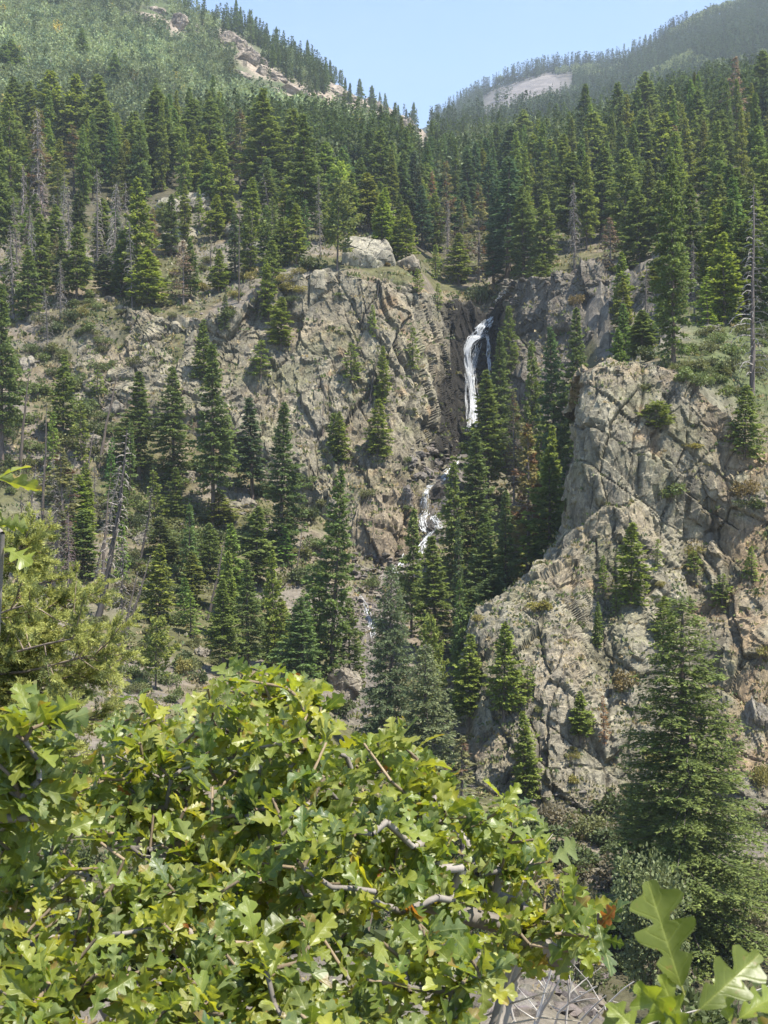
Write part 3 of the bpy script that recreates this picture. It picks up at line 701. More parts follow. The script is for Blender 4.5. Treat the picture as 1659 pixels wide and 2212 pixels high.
for k in range(4):
    PROTO['snag%d' % k] = snag(700 + k, 15, [120, 95, 140, 80][k], [1.9, 2.2, 1.8, 2.5][k], [1.0, 0.8, 1.25, 0.9][k], [0.12, 0.2, 0.08, 0.2][k], [0, 0.1, 0, -0.15][k])
PROTO['snag4'] = snag(710, 22, 90, 2.6, 0.85, 0.10, 0.0, wood=(0.12, 0.10, 0.09), limb=(0.30, 0.28, 0.26), fine=6)
PROTO['pole0'] = snag(720, 14, 22, 0.9, 0.6, 0.3, 0.1, wood=(0.085, 0.07, 0.06), fine=2)
PROTO['pole1'] = snag(721, 14, 10, 0.5, 0.6, 0.4, -0.1, wood=(0.10, 0.08, 0.065), fine=1)
PROTO['pole2'] = snag(722, 18, 60, 1.7, 0.9, 0.25, 0.35, wood=(0.065, 0.056, 0.05), fine=5)

def stuff_add(mb, kind, base, sw, sz, tint, sink=0.25):
    """add one plant of a mass to the mass's single mesh"""
    if kind not in RAW:
        RAW[kind] = []
        for me in PROTO[kind][:2]:
            n = len(me.vertices); v = np.empty(n * 3, np.float32); me.vertices.foreach_get('co', v); c = np.empty(n * 4, np.float32); me.attributes['tint'].data.foreach_get('color', c)
            lt = np.empty(len(me.polygons), np.int32); me.polygons.foreach_get('loop_total', lt); l = np.empty(len(me.loops), np.int32); me.loops.foreach_get('vertex_index', l)
            k = np.repeat(lt, lt); RAW[kind].append((v.reshape(-1, 3), c.reshape(-1, 4)[:, :3], [l[k == m].reshape(-1, m) for m in (3, 4) if (k == m).any()]))
    a = RNG.uniform(0, 6.28); ca, sa = math.cos(a), math.sin(a)
    for i, (v, c, fs) in enumerate(RAW[kind]):
        W_ = np.stack([(v[:, 0] * ca - v[:, 1] * sa) * sw, (v[:, 0] * sa + v[:, 1] * ca) * sw, v[:, 2] * sz], -1) + base - np.array([0, 0, sink])
        n0 = mb.n; mb.v.append(W_); mb.n += len(W_); mb.c.append(c * (tint if i else 1.0)); mb.uv.append(np.zeros((len(W_), 2)))
        for f in fs: mb.f.append(f + n0)
RAW = {}
FOREST = MB(); BRUSH = MB()
TREES = []          # (name, base, H, R)
def put(kind, base, H, W, label, group=None, tint=(1, 1, 1), rot=None, lean=(0, 0), sink=0.25, cat='tree', name=None):
    tm, cm, H0, R0 = PROTO[kind]
    rng = RNG
    nm = name or {'snag': 'dead_tree', 'pole': 'dead_tree', 'rust': 'dead_conifer', 'dyin': 'dying_conifer', 'blui': 'blue_spruce'}.get(kind[:4], 'conifer')
    e = bpy.data.objects.new(nm, None); COL.objects.link(e)
    e.location = [float(base[0]), float(base[1]), float(base[2] - sink)]
    e.rotation_euler = (lean[0], lean[1], rng.uniform(0, 6.28) if rot is None else rot)
    if lean == (0, 0): e.rotation_euler = (rng.normal() * 0.022, rng.normal() * 0.022, e.rotation_euler[2])
    if lean != (0, 0):
        e.rotation_mode = 'XYZ'; e.rotation_euler = (lean[0], lean[1], 0)
    sz = (H + sink) / H0; sw = W / R0
    if kind[:4] == 'pole': sw = min(sw, 1.7 * sz)
    e.scale = (sw, sw, sz); e.empty_display_size = 0.5
    tag(e, label, cat, group)
    a = link('trunk', tm, e); b = link('crown', cm, e)
    b.color = (*tint, 1)
    if kind[:4] in ('snag', 'pole', 'rust'): a.color = (1, 1, 1, 1)
    return e

def px_tree(kind, px, top, base, w, label, d=None, group=None, tint=(1, 1, 1), dmin=60, lean=(0, 0), cat='tree', onrock=False, **kw):
    """stand a tree where its foot is seen; its height and half width come from the same distance"""
    if onrock:
        h = hit(px, base); b = h[0]
    elif d is None:
        dd = solve(px, base, dmin); b = np.array([(px - CX) / FPX * dd, dd, gz(px, dd)])
    else:
        b = drop(px, d)
    dd = b[1]
    H = (CY - top) / FPX * dd - b[2]
    return put(kind, b, max(H, 1.0), 1.04 * w / FPX * dd, label, group, tint, lean=lean, cat=cat, **kw)

# ------------------------------------------------------------------ the trees one can tell apart: form, bearing, top, foot, half width, label
Y1 = (1.2, 1.15, 0.85); Y2 = (1.4, 1.35, 0.9); DK1 = (0.8, 0.85, 0.9); BL = (0.8, 0.95, 1.15); BR = (1.15, 1.0, 0.85)
W = (1, 1, 1)
BENCH = [
 ('tall2', 28, 165, 340, 42, 'tall olive fir at the far left edge, back row below the aspen slope', W),
 ('fir1', 66, 178, 345, 32, 'narrow fir second from the left edge in the back row', W),
 ('fir2', 112, 155, 350, 48, 'broad bright topped fir third from the left in the back row', Y1),
 ('fir0', 165, 162, 352, 44, 'fir with a pointed bright top right of the broad third one', Y1),
 ('fir5', 215, 162, 356, 44, 'tall fir in the back row beneath the small dark pine on the aspen slope', W),
 ('tall0', 224, 222, 390, 54, 'wide drooping fir in front of the back row, left of the dead grey clump', W),
 ('fir4', 285, 242, 372, 30, 'slender fir between the wide drooping fir and the broad conical one', W),
 ('tall1', 345, 190, 400, 52, 'broad conical fir directly above the pale rock knoll', W),
 ('fir3', 325, 315, 405, 30, 'short young fir at the feet of the broad conical fir', (0.95, 1.1, 0.9)),
 ('fir0', 417, 215, 370, 42, 'fir with twin neighbour behind the right end of the rock knoll', DK1),
 ('fir2', 452, 216, 400, 42, 'dark fir left of the tallest layered fir, back row', DK1),
 ('fir1', 437, 288, 425, 26, 'thin light green fir standing just behind the rock knoll', Y1),
 ('fir3', 480, 295, 500, 28, 'light olive fir rising from the right shoulder of the rock knoll', Y1),
 ('dying0', 518, 235, 400, 30, 'grey thinning fir left of the tallest layered fir', W),
 ('tall2', 565, 192, 432, 52, 'tallest layered fir with shelf like boughs above the left cliff', Y1),
 ('fir5', 630, 236, 430, 46, 'tall fir right of the tallest layered one', W),
 ('tall0', 662, 250, 525, 46, 'long fir reaching down to the cliff top shelf left of the pale dome', W),
 ('fir4', 702, 306, 445, 30, 'narrow pale fir right of the long cliff top fir', (1.0, 1.1, 0.95)),
 ('round0', 737, 352, 452, 26, 'light green rounded tree glowing among the dark firs', (1.9, 1.9, 1.1)),
 ('fir3', 796, 375, 505, 38, 'fir with a brownish top behind the pale dome rock', BR),
 ('fir0', 822, 282, 430, 34, 'dark fir at the mouth of the upper valley, left side', DK1),
 ('tall1', -4, 290, 600, 40, 'tall fir cut by the left edge above the tan slope', W),
 ('fir2', 24, 205, 470, 40, 'bushy fir at the left edge in the second row', W),
 ('dying0', 82, 235, 470, 34, 'half bare grey topped fir near the left edge', W),
 ('dying1', 160, 272, 420, 30, 'brown flecked thin fir among the dense left firs', W),
 ('fir1', 296, 385, 645, 38, 'tall narrow green fir left of the rock knoll', Y1),
 ('fir4', 220, 430, 580, 28, 'slim fir standing in the clump of grey dead trees', W),
 ('fir0', 86, 465, 640, 36, 'fir under the dead grey trees near the left edge', W),
 ('fir3', 165, 482, 650, 32, 'fir between two grey dead trees on the left shelf', W),
 ('fir5', 318, 540, 662, 40, 'bright low fir on the cliff shelf under the rock knoll', Y2),
 ('fir1', 412, 515, 650, 20, 'thin dark fir on the shelf below the rock knoll', DK1),
 ('rusty1', 396, 520, 658, 24, 'reddish brown dead conifer on the left cliff shelf', W),
 ('fir2', 585, 520, 650, 27, 'compact dark fir on the cliff edge left of the buttress', W),
 ('small0', 430, 405, 492, 18, 'small conical fir growing on the rock knoll', Y1),
 ('fir3', 466, 420, 520, 24, 'olive fir growing at the right end of the rock knoll', Y1),
 ('round1', 358, 440, 500, 22, 'small rounded pine on the left of the rock knoll', W),
 ('small1', 381, 415, 470, 14, 'tiny pine on the crest of the rock knoll', Y1),
 ('slim0', 508, 455, 600, 16, 'thin scraggly fir right of the rock knoll', W),
 ('fir4', 605, 470, 580, 22, 'ragged fir above the cliff edge left of the dome', W),
 ('fir1', 640, 440, 575, 26, 'olive fir just left of the leaning black trunk', Y1),
 ('fir2', 60, 540, 690, 34, 'low dark fir at the left end of the shelf', DK1),
 ('fir0', 262, 500, 640, 28, 'dark fir behind the tall narrow green one', DK1),
 ('slim1', 130, 520, 650, 22, 'thin dark fir among the bare trunks on the left shelf', W),
]
for k, px, top, base, wd, lab, ti in BENCH:
    px_tree(k, px, top, base, wd, lab, tint=ti, dmin=187)
px_tree('round1', 728, 398, 588, 40, 'dark pine on a bent trunk at the cliff edge left of the dome', dmin=189, group=None, tint=W)

RIGHT = [
 ('tall0', 1270, 180, 345, 32, 'dark pointed spruce left of the pair on the right skyline', DK1),
 ('fir5', 1335, 178, 350, 28, 'slender spruce second of the three right skyline spruces', DK1),
 ('tall2', 1388, 155, 350, 48, 'broadest spruce of the three against the far blue mountain', W),
 ('fir0', 1447, 187, 340, 32, 'spruce right of the broad skyline spruce', W),
 ('rusty1', 1582, 122, 330, 30, 'tall greyish brown dead conifer on the right skyline', W),
 ('tall1', 1647, 108, 290, 40, 'tall dark fir at the upper right edge', W),
 ('fir1', 1130, 238, 350, 28, 'pointed fir above the middle of the valley', W),
 ('fir4', 1182, 256, 340, 22, 'narrow fir behind the pale aspens, centre right', DK1),
 ('fir2', 1280, 245, 430, 46, 'broad fir in front of the skyline spruces', W),
 ('fir5', 1155, 292, 430, 32, 'olive fir left of its narrower twin, centre right', Y1),
 ('fir3', 1188, 300, 440, 28, 'narrower olive fir right of its twin, centre right', Y1),
 ('tall0', 1215, 290, 490, 36, 'tall olive fir above the right canyon wall', Y1),
 ('slim2', 1105, 272, 420, 36, 'dark fir with ragged top at the head of the canyon', DK1),
 ('slim0', 1098, 342, 600, 44, 'blue green spruce hanging dark over the fall', BL),
 ('slim1', 1070, 390, 590, 28, 'dark slim spruce left of the blue green one over the fall', BL),
 ('tall2', 1132, 400, 600, 38, 'full fir beside the dark spruce above the fall', W),
 ('fir1', 1176, 420, 600, 30, 'fir between the full one and the bare grey trunk', W),
 ('tall1', 1240, 330, 540, 50, 'large fir behind the bare grey trunk, right forest', W),
 ('tall0', 1300, 320, 520, 46, 'large olive fir in the middle of the right forest', W),
 ('fir2', 1350, 325, 550, 46, 'large fir right of the middle of the right forest', W),
 ('fir4', 1395, 238, 380, 32, 'fir below the broad skyline spruce', W),
 ('fir5', 1430, 246, 410, 44, 'bushy fir with drooping boughs on the right forest slope', Y1),
 ('dying1', 1458, 270, 420, 26, 'thinning grey fir right of the bushy one', W),
 ('fir0', 1512, 250, 370, 26, 'fir left of the tall dead skyline conifer', W),
 ('fir1', 1500, 196, 350, 30, 'dark fir on the skyline left of the dead conifer', DK1),
 ('tall1', 1560, 236, 380, 38, 'open boughed fir under the tall dead skyline conifer', W),
 ('tall2', 1535, 305, 460, 46, 'wide open fir in the right forest, upper row', Y1),
 ('tall0', 1590, 360, 560, 46, 'tall fir near the right edge below the pale slab', W),
 ('fir2', 1650, 345, 520, 44, 'fir cut by the right edge under the pale slab', W),
 ('tall2', 1380, 400, 610, 42, 'tall fir on the slope above the right canyon wall', W),
 ('fir5', 1422, 390, 620, 40, 'fir behind the big crag top tree', W),
 ('tall1', 1490, 400, 650, 42, 'shaggy fir right of the crag top tree', W),
 ('fir4', 1545, 430, 660, 34, 'olive fir behind the bright young fir at right', Y1),
 ('fir3', 1600, 470, 680, 36, 'shaded fir behind the bare right hand trunk', DK1),
 ('fir2', 1660, 480, 700, 40, 'dark fir at the right edge above the green thicket', DK1),
 ('fir0', 1565, 503, 700, 42, 'bright young fir with even cone shape at right', Y2),
 ('small0', 1530, 597, 705, 36, 'short bright fir in front of the even cone shaped one', Y2),
 ('dying0', 1034, 398, 610, 28, 'half dead fir with brown top left of the fall head', W),
 ('slim2', 1066, 488, 622, 22, 'thin dark spruce at the head of the fall', BL),
 ('fir1', 990, 505, 615, 28, 'green fir on the left brink of the fall gully', Y1),
 ('rusty0', 936, 372, 540, 16, 'rust red dead spire at the canyon mouth', W),
 ('dying1', 968, 350, 570, 26, 'grey brown thin conifer right of the rust red spire', W),
 ('fir3', 905, 382, 500, 30, 'light olive fir above the right end of the pale dome', Y1),
 ('fir0', 876, 445, 570, 26, 'fir right of the pale dome', Y1),
 ('small0', 941, 528, 605, 20, 'small fir right of the pale dome on the cliff edge', Y1),
 ('fir1', 1335, 620, 735, 24, 'small fir on the ledge of the right canyon wall', Y1),
 ('rusty1', 1320, 470, 610, 26, 'brownish dead conifer on top of the right canyon wall', W),
 ('fir5', 1175, 550, 650, 28, 'dark fir on the rim of the right canyon wall', W),
 ('small1', 1150, 555, 640, 20, 'little fir at the rim just right of the fall head', W),
 ('slim1', 1020, 310, 470, 22, 'slim dark spruce in the canyon mouth', BL),
 ('slim0', 1052, 340, 500, 24, 'slim dark spruce behind the fall head', BL),
 ('dying0', 1000, 430, 590, 22, 'grey bare boughed fir left of the half dead one', W),
 ('fir4', 1455, 480, 690, 30, 'fir seen left of the trunk of the crag top tree', W),
]
for k, px, top, base, wd, lab, ti in RIGHT:
    px_tree(k, px, top, base, wd, lab, tint=ti, dmin=(118 if px > 1440 and base > 640 else 190 if px < 1440 else 150))

CANYON = [  # stands in the gully: distance given
 ('fir2', 1100, 660, 192, 24, 'fir right of the lip of the waterfall', W),
 ('tall0', 1074, 718, 183, 34, 'layered fir overlapping the right side of the upper fall', W),
 ('tall1', 1052, 800, 172, 50, 'big bright green fir in front of the foot of the upper fall', Y1),
 ('dying0', 1110, 842, 170, 28, 'thin fir between the two big gully firs', W),
 ('fir5', 1153, 738, 172, 32, 'shaded fir on the right gully slope', W),
 ('tall2', 1203, 703, 166, 42, 'large blue green fir against the right canyon wall', BL),
 ('tall0', 1243, 665, 163, 40, 'tallest fir against the right canyon wall', W),
 ('fir1', 1192, 920, 148, 30, 'bright mid height fir left of the crag', Y1),
 ('dying1', 1142, 918, 138, 52, 'big half bare brown stemmed fir beside the crag', BR),
 ('tall1', 1018, 932, 152, 52, 'full fir covering the right side of the lower cascade', W),
 ('fir0', 985, 1000, 150, 38, 'fir touching the lower cascade', W),
 ('tall2', 1045, 1130, 134, 46, 'dark fir at the foot of the gully firs', W),
 ('tall0', 1092, 1060, 134, 40, 'shaded fir in the row left of the crag', W),
 ('fir3', 888, 1098, 142, 30, 'thin crowned fir left of the lower cascade', W),
 ('tall1', 942, 1158, 136, 48, 'fir with rusty flecks below the lower cascade', Y1),
 ('slim0', 992, 1120, 139, 16, 'narrow pointed fir below the lower cascade', W),
 ('round0', 940, 1340, 112, 38, 'round topped small pine below the gully', Y1),
 ('small0', 1000, 1250, 122, 34, 'low dark fir in the deep shade left of the crag', DK1),
 ('tall2', 1065, 1240, 118, 40, 'dark fir against the left foot of the crag', DK1),
 ('small0', 1222, 1133, 112, 15, 'little dark fir tucked at the notch of the crag', DK1),
]
for k, px, top, d, wd, lab, ti in CANYON:
    px_tree(k, px, top, 0, wd, lab, d=d, tint=ti)

LEFT = [
 ('tall1', 4, 610, 1010, 46, 'tall dark fir filling the left edge beside the tan slope', W, 0),
 ('fir1', 136, 767, 960, 30, 'open fir standing alone on the upper tan slope', W, 0),
 ('tall0', 300, 803, 1040, 46, 'bushy fir below the left end of the cliff', W, 0),
 ('tall2', 375, 790, 1060, 42, 'hazy olive fir right of the bushy one on the left slope', W, 0),
 ('tall1', 460, 742, 1140, 46, 'tall fir with its long dark trunk showing, left slope', W, 0),
 ('fir4', 440, 690, 870, 22, 'narrow fir leaning on the cliff band', W, 0),
 ('slim2', 546, 860, 1085, 34, 'dense column shaped dark fir below the cliff', DK1, 0),
 ('tall0', 606, 868, 1210, 46, 'tall dark fir right of the column shaped one', DK1, 0),
 ('fir5', 720, 893, 1100, 30, 'fir in front of the buttress foot', W, 0),
 ('tall2', 714, 1010, 1475, 50, 'tallest mid slope fir rising behind the big boulder', (0.95, 1.0, 0.9), 0),
 ('dying0', 138, 965, 1215, 44, 'dull thinning fir on the lower left slope', W, 0),
 ('fir4', 186, 1000, 1160, 24, 'young fir beside the dull thinning one', Y1, 0),
 ('fir3', 552, 1095, 1270, 40, 'fir on the middle slope left of the tallest one', W, 0),
 ('fir0', 592, 1190, 1450, 30, 'pointed fir left of the tallest mid slope fir', Y1, 0),
 ('tall1', 484, 1250, 1460, 36, 'bright pointed fir above the oak leaves', Y1, 0),
 ('tall0', 536, 1210, 1450, 36, 'fir between two pointed ones above the oak leaves', W, 0),
 ('round1', 336, 1338, 1490, 38, 'pale sparse fir above the oak leaves at left', Y1, 0),
 ('tall2', 656, 1290, 1520, 52, 'grey green fir left of the big boulder', (0.95, 1.05, 1.1), 0),
 ('fir2', 755, 1300, 1480, 34, 'dark fir in shade behind the big boulder', DK1, 0),
 ('fir1', 690, 1230, 1440, 26, 'fir hidden behind the grey green one', W, 0),
 ('slim1', 640, 1310, 1480, 22, 'dead branched thin fir left of the grey green one', DK1, 0),
 ('fir5', 455, 1130, 1260, 32, 'fir at the foot of the long trunked one', W, 0),
 ('fir0', 380, 1010, 1130, 26, 'low fir in the shrubs of the left slope', W, 0),
 ('small1', 210, 800, 880, 22, 'small green fir on the left slope under the cliff band', Y1, 0),
 ('fir2', 255, 1010, 1150, 30, 'shaded fir behind the long leaning dead tree', DK1, 0),
]
for k, px, top, base, wd, lab, ti, dd in LEFT:
    px_tree(k, px, top, base, wd, lab, tint=ti, dmin=85)

ROCKTREES = [
 ('fir1', 1015, 1370, 1560, 36, 'sparse pine at the lower left corner of the crag'), ('fir3', 1088, 1345, 1560, 38, 'ragged pine clinging to the lower crag face'), ('small1', 1140, 1440, 1510, 18, 'little pine beside the ragged one on the lower crag'),  # rooted on the cliff and crag faces
 ('small1', 563, 735, 815, 26, 'windblown pine jutting from the cliff band'), ('fir1', 606, 642, 752, 28, 'fir perched on the cliff left of the buttress'),
 ('fir3', 580, 560, 700, 20, 'fir on the cliff edge with its foot below the rim'), ('slim0', 485, 636, 712, 12, 'thin spindly fir on the tan ledge of the cliff'),
 ('small1', 757, 742, 822, 24, 'open young tree in the middle of the buttress face'), ('fir0', 828, 748, 872, 18, 'slim fir on the buttress right of the broken trunk'),
 ('fir2', 816, 862, 985, 30, 'bushy fir at the foot of the broken trunk on the buttress'), ('small0', 804, 658, 725, 15, 'small fir high on the buttress beside a bare pole'),
 ('small1', 892, 708, 800, 17, 'leaning fir on the right flank of the buttress'), ('small1', 902, 580, 628, 14, 'tiny fir on the cliff top right of the dome'),
 ('small1', 945, 612, 668, 12, 'tiny fir on the brink left of the fall'), ('fir1', 730, 890, 1000, 20, 'thin fir low on the buttress face'),
 ('fir0', 1362, 1130, 1305, 40, 'ragged fir standing in the crack of the crag'), ('small1', 1421, 1165, 1222, 14, 'small upright fir on the crag face'),
 ('small0', 1303, 1200, 1275, 17, 'narrow fir left of the ragged crag fir'), ('round0', 1420, 868, 925, 42, 'spreading juniper on the upper crag'),
 ('fir2', 1608, 832, 988, 38, 'dark fir on the right shoulder of the crag'), ('fir3', 1253, 1493, 1598, 26, 'olive fir low on the crag face'),
 ('rusty0', 1307, 1503, 1605, 13, 'rust brown dead spire on the lower crag'), ('fir1', 1136, 1538, 1735, 30, 'fir growing up the foot of the crag'),
 ('fir5', 1432, 1288, 1410, 30, 'fir on the crag just behind the big right spruce'), ('small1', 1500, 1190, 1240, 20, 'bushy little fir on the crag above the big spruce'),
 ('small1', 1560, 1240, 1310, 24, 'low fir on the crag near the right edge'), ('small0', 1625, 1180, 1245, 24, 'bushy fir at the right edge of the crag face'),
 ('small1', 1330, 1270, 1330, 14, 'tiny fir under the ragged crag fir'), ('fir4', 1290, 1300, 1400, 12, 'dark little fir in a cleft of the crag'),
]
for k, px, top, base, wd, lab in ROCKTREES:
    px_tree(k, px, top, base, wd, lab, tint=W if 'dark' in lab else Y1, onrock=True)
px_tree('tall2', 1455, 330, 786, 44, 'fir with a long bare trunk standing on top of the crag', onrock=True)
px_tree('snag4', 1625, 395, 788, 62, 'tall bare trunk with curling limbs at the right edge', d=122)
SNAGS = [
 ('snag0', 86, 230, 475, 30, 'grey dead spire behind the fir at the left edge'), ('snag2', 150, 400, 600, 32, 'bleached dead tree left of the dead clump'),
 ('snag0', 212, 365, 590, 26, 'tall bleached dead tree with a thin top in the dead clump'), ('snag2', 246, 394, 600, 30, 'thick silvery dead tree in the middle of the dead clump'),
 ('snag3', 274, 390, 590, 24, 'right hand dead tree of the silvery clump'), ('snag1', 30, 485, 700, 32, 'dead grey tree with sagging limbs at the left edge'),
 ('snag1', 104, 620, 770, 26, 'dead tree standing above the tan slope at left'), ('pole0', 515, 430, 655, 10, 'thin bare pole right of the rock knoll'),
 ('pole0', 541, 450, 600, 9, 'dark bare pole left of the cliff edge firs'), ('pole2', 590, 380, 545, 32, 'dead forked tree leaning above the cliff edge'),
 ('snag3', 692, 378, 560, 16, 'upright grey dead tree left of the bent pine'), ('snag2', 1240, 390, 585, 26, 'pale dead tree in the middle of the right forest'),
 ('pole1', 62, 540, 660, 8, 'short bare pole under the left edge firs'), ('snag3', 1395, 560, 700, 30, 'dead tree with fan limbs left of the crag top tree'),
 ('snag0', 1500, 520, 690, 22, 'small bleached snag right of the crag top tree'), ('snag1', 1345, 640, 770, 22, 'bare grey tree above the left shoulder of the crag'),
 ('snag1', 1187, 1030, 1200, 34, 'bare tree with drooping silver limbs at the left flank of the crag'), ('pole0', 455, 480, 600, 8, 'bare pole in front of the rock knoll'),
 ('snag2', 965, 430, 590, 14, 'thin grey snag at the canyon mouth'), ('snag0', 130, 560, 700, 20, 'grey snag on the left shelf beside the bleached tree'),
]
for k, px, top, base, wd, lab in SNAGS:
    px_tree(k, px, top, base, wd, lab, dmin=(100 if px in (1187,) else 120 if px > 1330 else 176), tint=(1.1, 1.08, 1.05))
def lean_tree(kind, foot, head, wd, label, d, onrock=False):
    """a dead trunk leaning across the picture plane between two sight lines"""
    if onrock: b = hit(*foot)[0]
    else:
        dd = solve(foot[0], foot[1], 85) if d is None else d
        b = np.array([(foot[0] - CX) / FPX * dd, dd, gz(foot[0], dd)])
    e = P(head[0], head[1], b[1] + 1.5); v = e - b; L = np.linalg.norm(v)
    o = put(kind, b, L, wd / FPX * b[1], label, sink=0.3, tint=(1.1, 1.08, 1.05))
    o.rotation_mode = 'QUATERNION'; o.rotation_quaternion = Vector(v).to_track_quat('Z', 'X')
    return o
lean_tree('pole2', (208, 1345), (338, 950), 62, 'long leaning dead tree bending right across the left slope', None)
lean_tree('snag1', (202, 1258), (268, 1005), 30, 'shorter leaning dead tree with silver twigs left of the long one', None)
lean_tree('snag3', (130, 1215), (158, 985), 36, 'dead tree in front of the dull thinning fir', None)
lean_tree('pole0', (92, 1130), (104, 870), 20, 'thin dark pole on the left slope', None)
lean_tree('pole1', (214, 1015), (241, 810), 22, 'stout dark broken trunk on the upper left slope', None)
lean_tree('pole0', (240, 1480), (303, 1235), 40, 'thick dark dead trunk low on the left behind the pine boughs', 100)
lean_tree('pole1', (226, 1430), (264, 1290), 30, 'short dead trunk beside the thick dark one', 103)
lean_tree('pole0', (448, 1345), (488, 1170), 26, 'slanting bare pole above the oak leaves', None)
lean_tree('pole1', (797, 878), (811, 757), 12, 'broken brown trunk on the buttress', None, True)
lean_tree('pole1', (697, 940), (698, 840), 8, 'dark bare stub on the buttress face', None, True)
lean_tree('pole0', (813, 668), (820, 588), 7, 'thin leaning pole near the top of the buttress', None, True)
lean_tree('pole1', (789, 580), (826, 508), 10, 'bent bare trunk leaning in front of the pale dome', 196)
lean_tree('pole2', (112, 1290), (152, 1085), 34, 'leaning dead trunk low at the left beside the dull fir', None)
lean_tree('pole0', (168, 1135), (208, 930), 26, 'slanting dead pole left of the stout broken trunk', None)
lean_tree('pole2', (300, 1215), (352, 1060), 26, 'short leaning dead tree beside the stacked grey rocks', None)
lean_tree('pole0', (262, 1400), (330, 1200), 30, 'slanting dead trunk just above the green shrubs at left', None)
lean_tree('pole0', (640, 1240), (655, 1130), 10, 'dark dead pole behind the mid slope firs', None)

# filler of the dense stands: individuals nothing tells apart, by stand
def stand(region, n, kinds, hrange, wrange, label, group, tints, gap, mass=False):
    """region: corners in (bearing, distance)"""
    pts = []; R0 = np.array(region, float); tries = 0
    x0, x1, y0, y1 = R0[:, 0].min(), R0[:, 0].max(), R0[:, 1].min(), R0[:, 1].max()
    while len(pts) < n and tries < 6000:
        tries += 1
        px, d = RNG.uniform(x0, x1), RNG.uniform(y0, y1)
        ins = False; j = len(R0) - 1
        for i in range(len(R0)):
            if (R0[i, 1] > d) != (R0[j, 1] > d) and px < (R0[j, 0] - R0[i, 0]) * (d - R0[i, 1]) / (R0[j, 1] - R0[i, 1]) + R0[i, 0]: ins = not ins
            j = i
        if not ins: continue
        x, y = (px - CX) / FPX * d, d
        if any((x - a) ** 2 + (y - b) ** 2 < gap ** 2 for a, b in pts): continue
        pts.append((x, y))
        k = kinds[RNG.integers(len(kinds))]; ti = np.array(tints[RNG.integers(len(tints))]) * RNG.uniform(0.88, 1.12, 3)
        b = np.array([x, y, gz(px, d)]); H = RNG.uniform(*hrange); W0 = RNG.uniform(*wrange)
        if mass: stuff_add(FOREST, k, b, W0 / PROTO[k][3], H / PROTO[k][2], ti)
        else: put(k, b, H, W0, label, group, tuple(ti))
stand([(-40, 262), (430, 250), (520, 300), (480, 330), (-40, 320)], 60, ['fir0', 'fir1', 'fir2', 'fir3', 'fir5'], (13, 20), (1.7, 2.6), 'fir in the tight back rows below the aspen slope at left', 'firs of the left back rows', [W, DK1, Y1], 2.6, True)
stand([(430, 245), (850, 235), (880, 330), (600, 350)], 44, ['fir0', 'fir1', 'fir3', 'fir4', 'slim2'], (7, 12), (1.9, 3.0), 'fir in the shaded stand behind the cliff top and pale dome', 'firs behind the cliff top', [W, DK1, BL], 3.5, True)
stand([(830, 236), (1120, 232), (1180, 330), (820, 400)], 60, ['slim0', 'slim1', 'fir4', 'fir0', 'slim2'], (10, 17), (1.7, 2.8), 'dark slim conifer packed into the upper canyon', 'dark conifers of the upper canyon', [DK1, BL, W], 2.6, True)
stand([(1120, 225), (1700, 205), (1740, 300), (1100, 330)], 84, ['fir0', 'fir1', 'fir2', 'fir3', 'fir5', 'tall1'], (12, 20), (1.7, 2.6), 'fir packed into the forest slope on the right', 'firs of the right forest slope', [W, Y1, DK1], 2.8, True)
stand([(1560, 150), (1800, 140), (1800, 200), (1500, 200)], 12, ['fir0', 'fir2', 'tall0'], (10, 16), (2.2, 3.2), 'fir crowding the right edge above the green thicket', 'firs at the right edge', [W, DK1], 4.0)
stand([(20, 190), (420, 190), (420, 240), (20, 255)], 22, ['fir1', 'fir4', 'slim0', 'small1', 'dying0', 'fir3'], (5, 12), (1.2, 2.2), 'slim young fir scattered over the left shelf', 'young firs of the left shelf', [W, Y1, DK1], 3.0)
stand([(430, 192), (900, 210), (880, 238), (430, 238)], 22, ['fir1', 'fir4', 'slim0', 'small1', 'fir3'], (5, 12), (1.2, 2.2), 'young fir scattered between cliff top and knoll', 'young firs of the cliff top', [W, Y1, DK1], 3.0)
stand([(60, 130), (700, 118), (640, 160), (80, 170)], 26, ['fir1', 'fir4', 'small1', 'small0', 'dying1', 'fir3'], (4, 11), (1.1, 2.2), 'young fir scattered over the left slope below the cliff', 'young firs of the left slope', [W, Y1, DK1], 3.5)
stand([(20, 190), (300, 188), (300, 225), (20, 240)], 16, ['snag0', 'snag2', 'snag3', 'snag1'], (8, 15), (1.6, 2.4), 'grey dead tree among the many on the left shelf', 'grey dead trees of the left shelf', [(1.1, 1.08, 1.05)], 3.0)
stand([(20, 120), (330, 115), (330, 160), (20, 165)], 9, ['snag0', 'pole0', 'pole2', 'pole1'], (7, 13), (1.2, 2.0), 'dead pole standing on the lower left slope', 'dead poles of the lower left slope', [(1.0, 0.98, 0.95)], 4.0)
stand([(1290, 140), (1440, 140), (1440, 186), (1290, 186)], 9, ['fir1', 'fir3', 'small0', 'fir4'], (4, 10), (1.3, 2.2), 'small fir among the rocks behind the crag', 'firs behind the crag', [W, Y1], 3.5)
stand([(950, 120), (1200, 122), (1180, 160), (980, 150)], 8, ['fir0', 'tall1', 'fir5'], (9, 15), (2.2, 3.2), 'shaded fir filling the gully between crag and cascade', 'shaded gully firs', [DK1, W], 3.5)

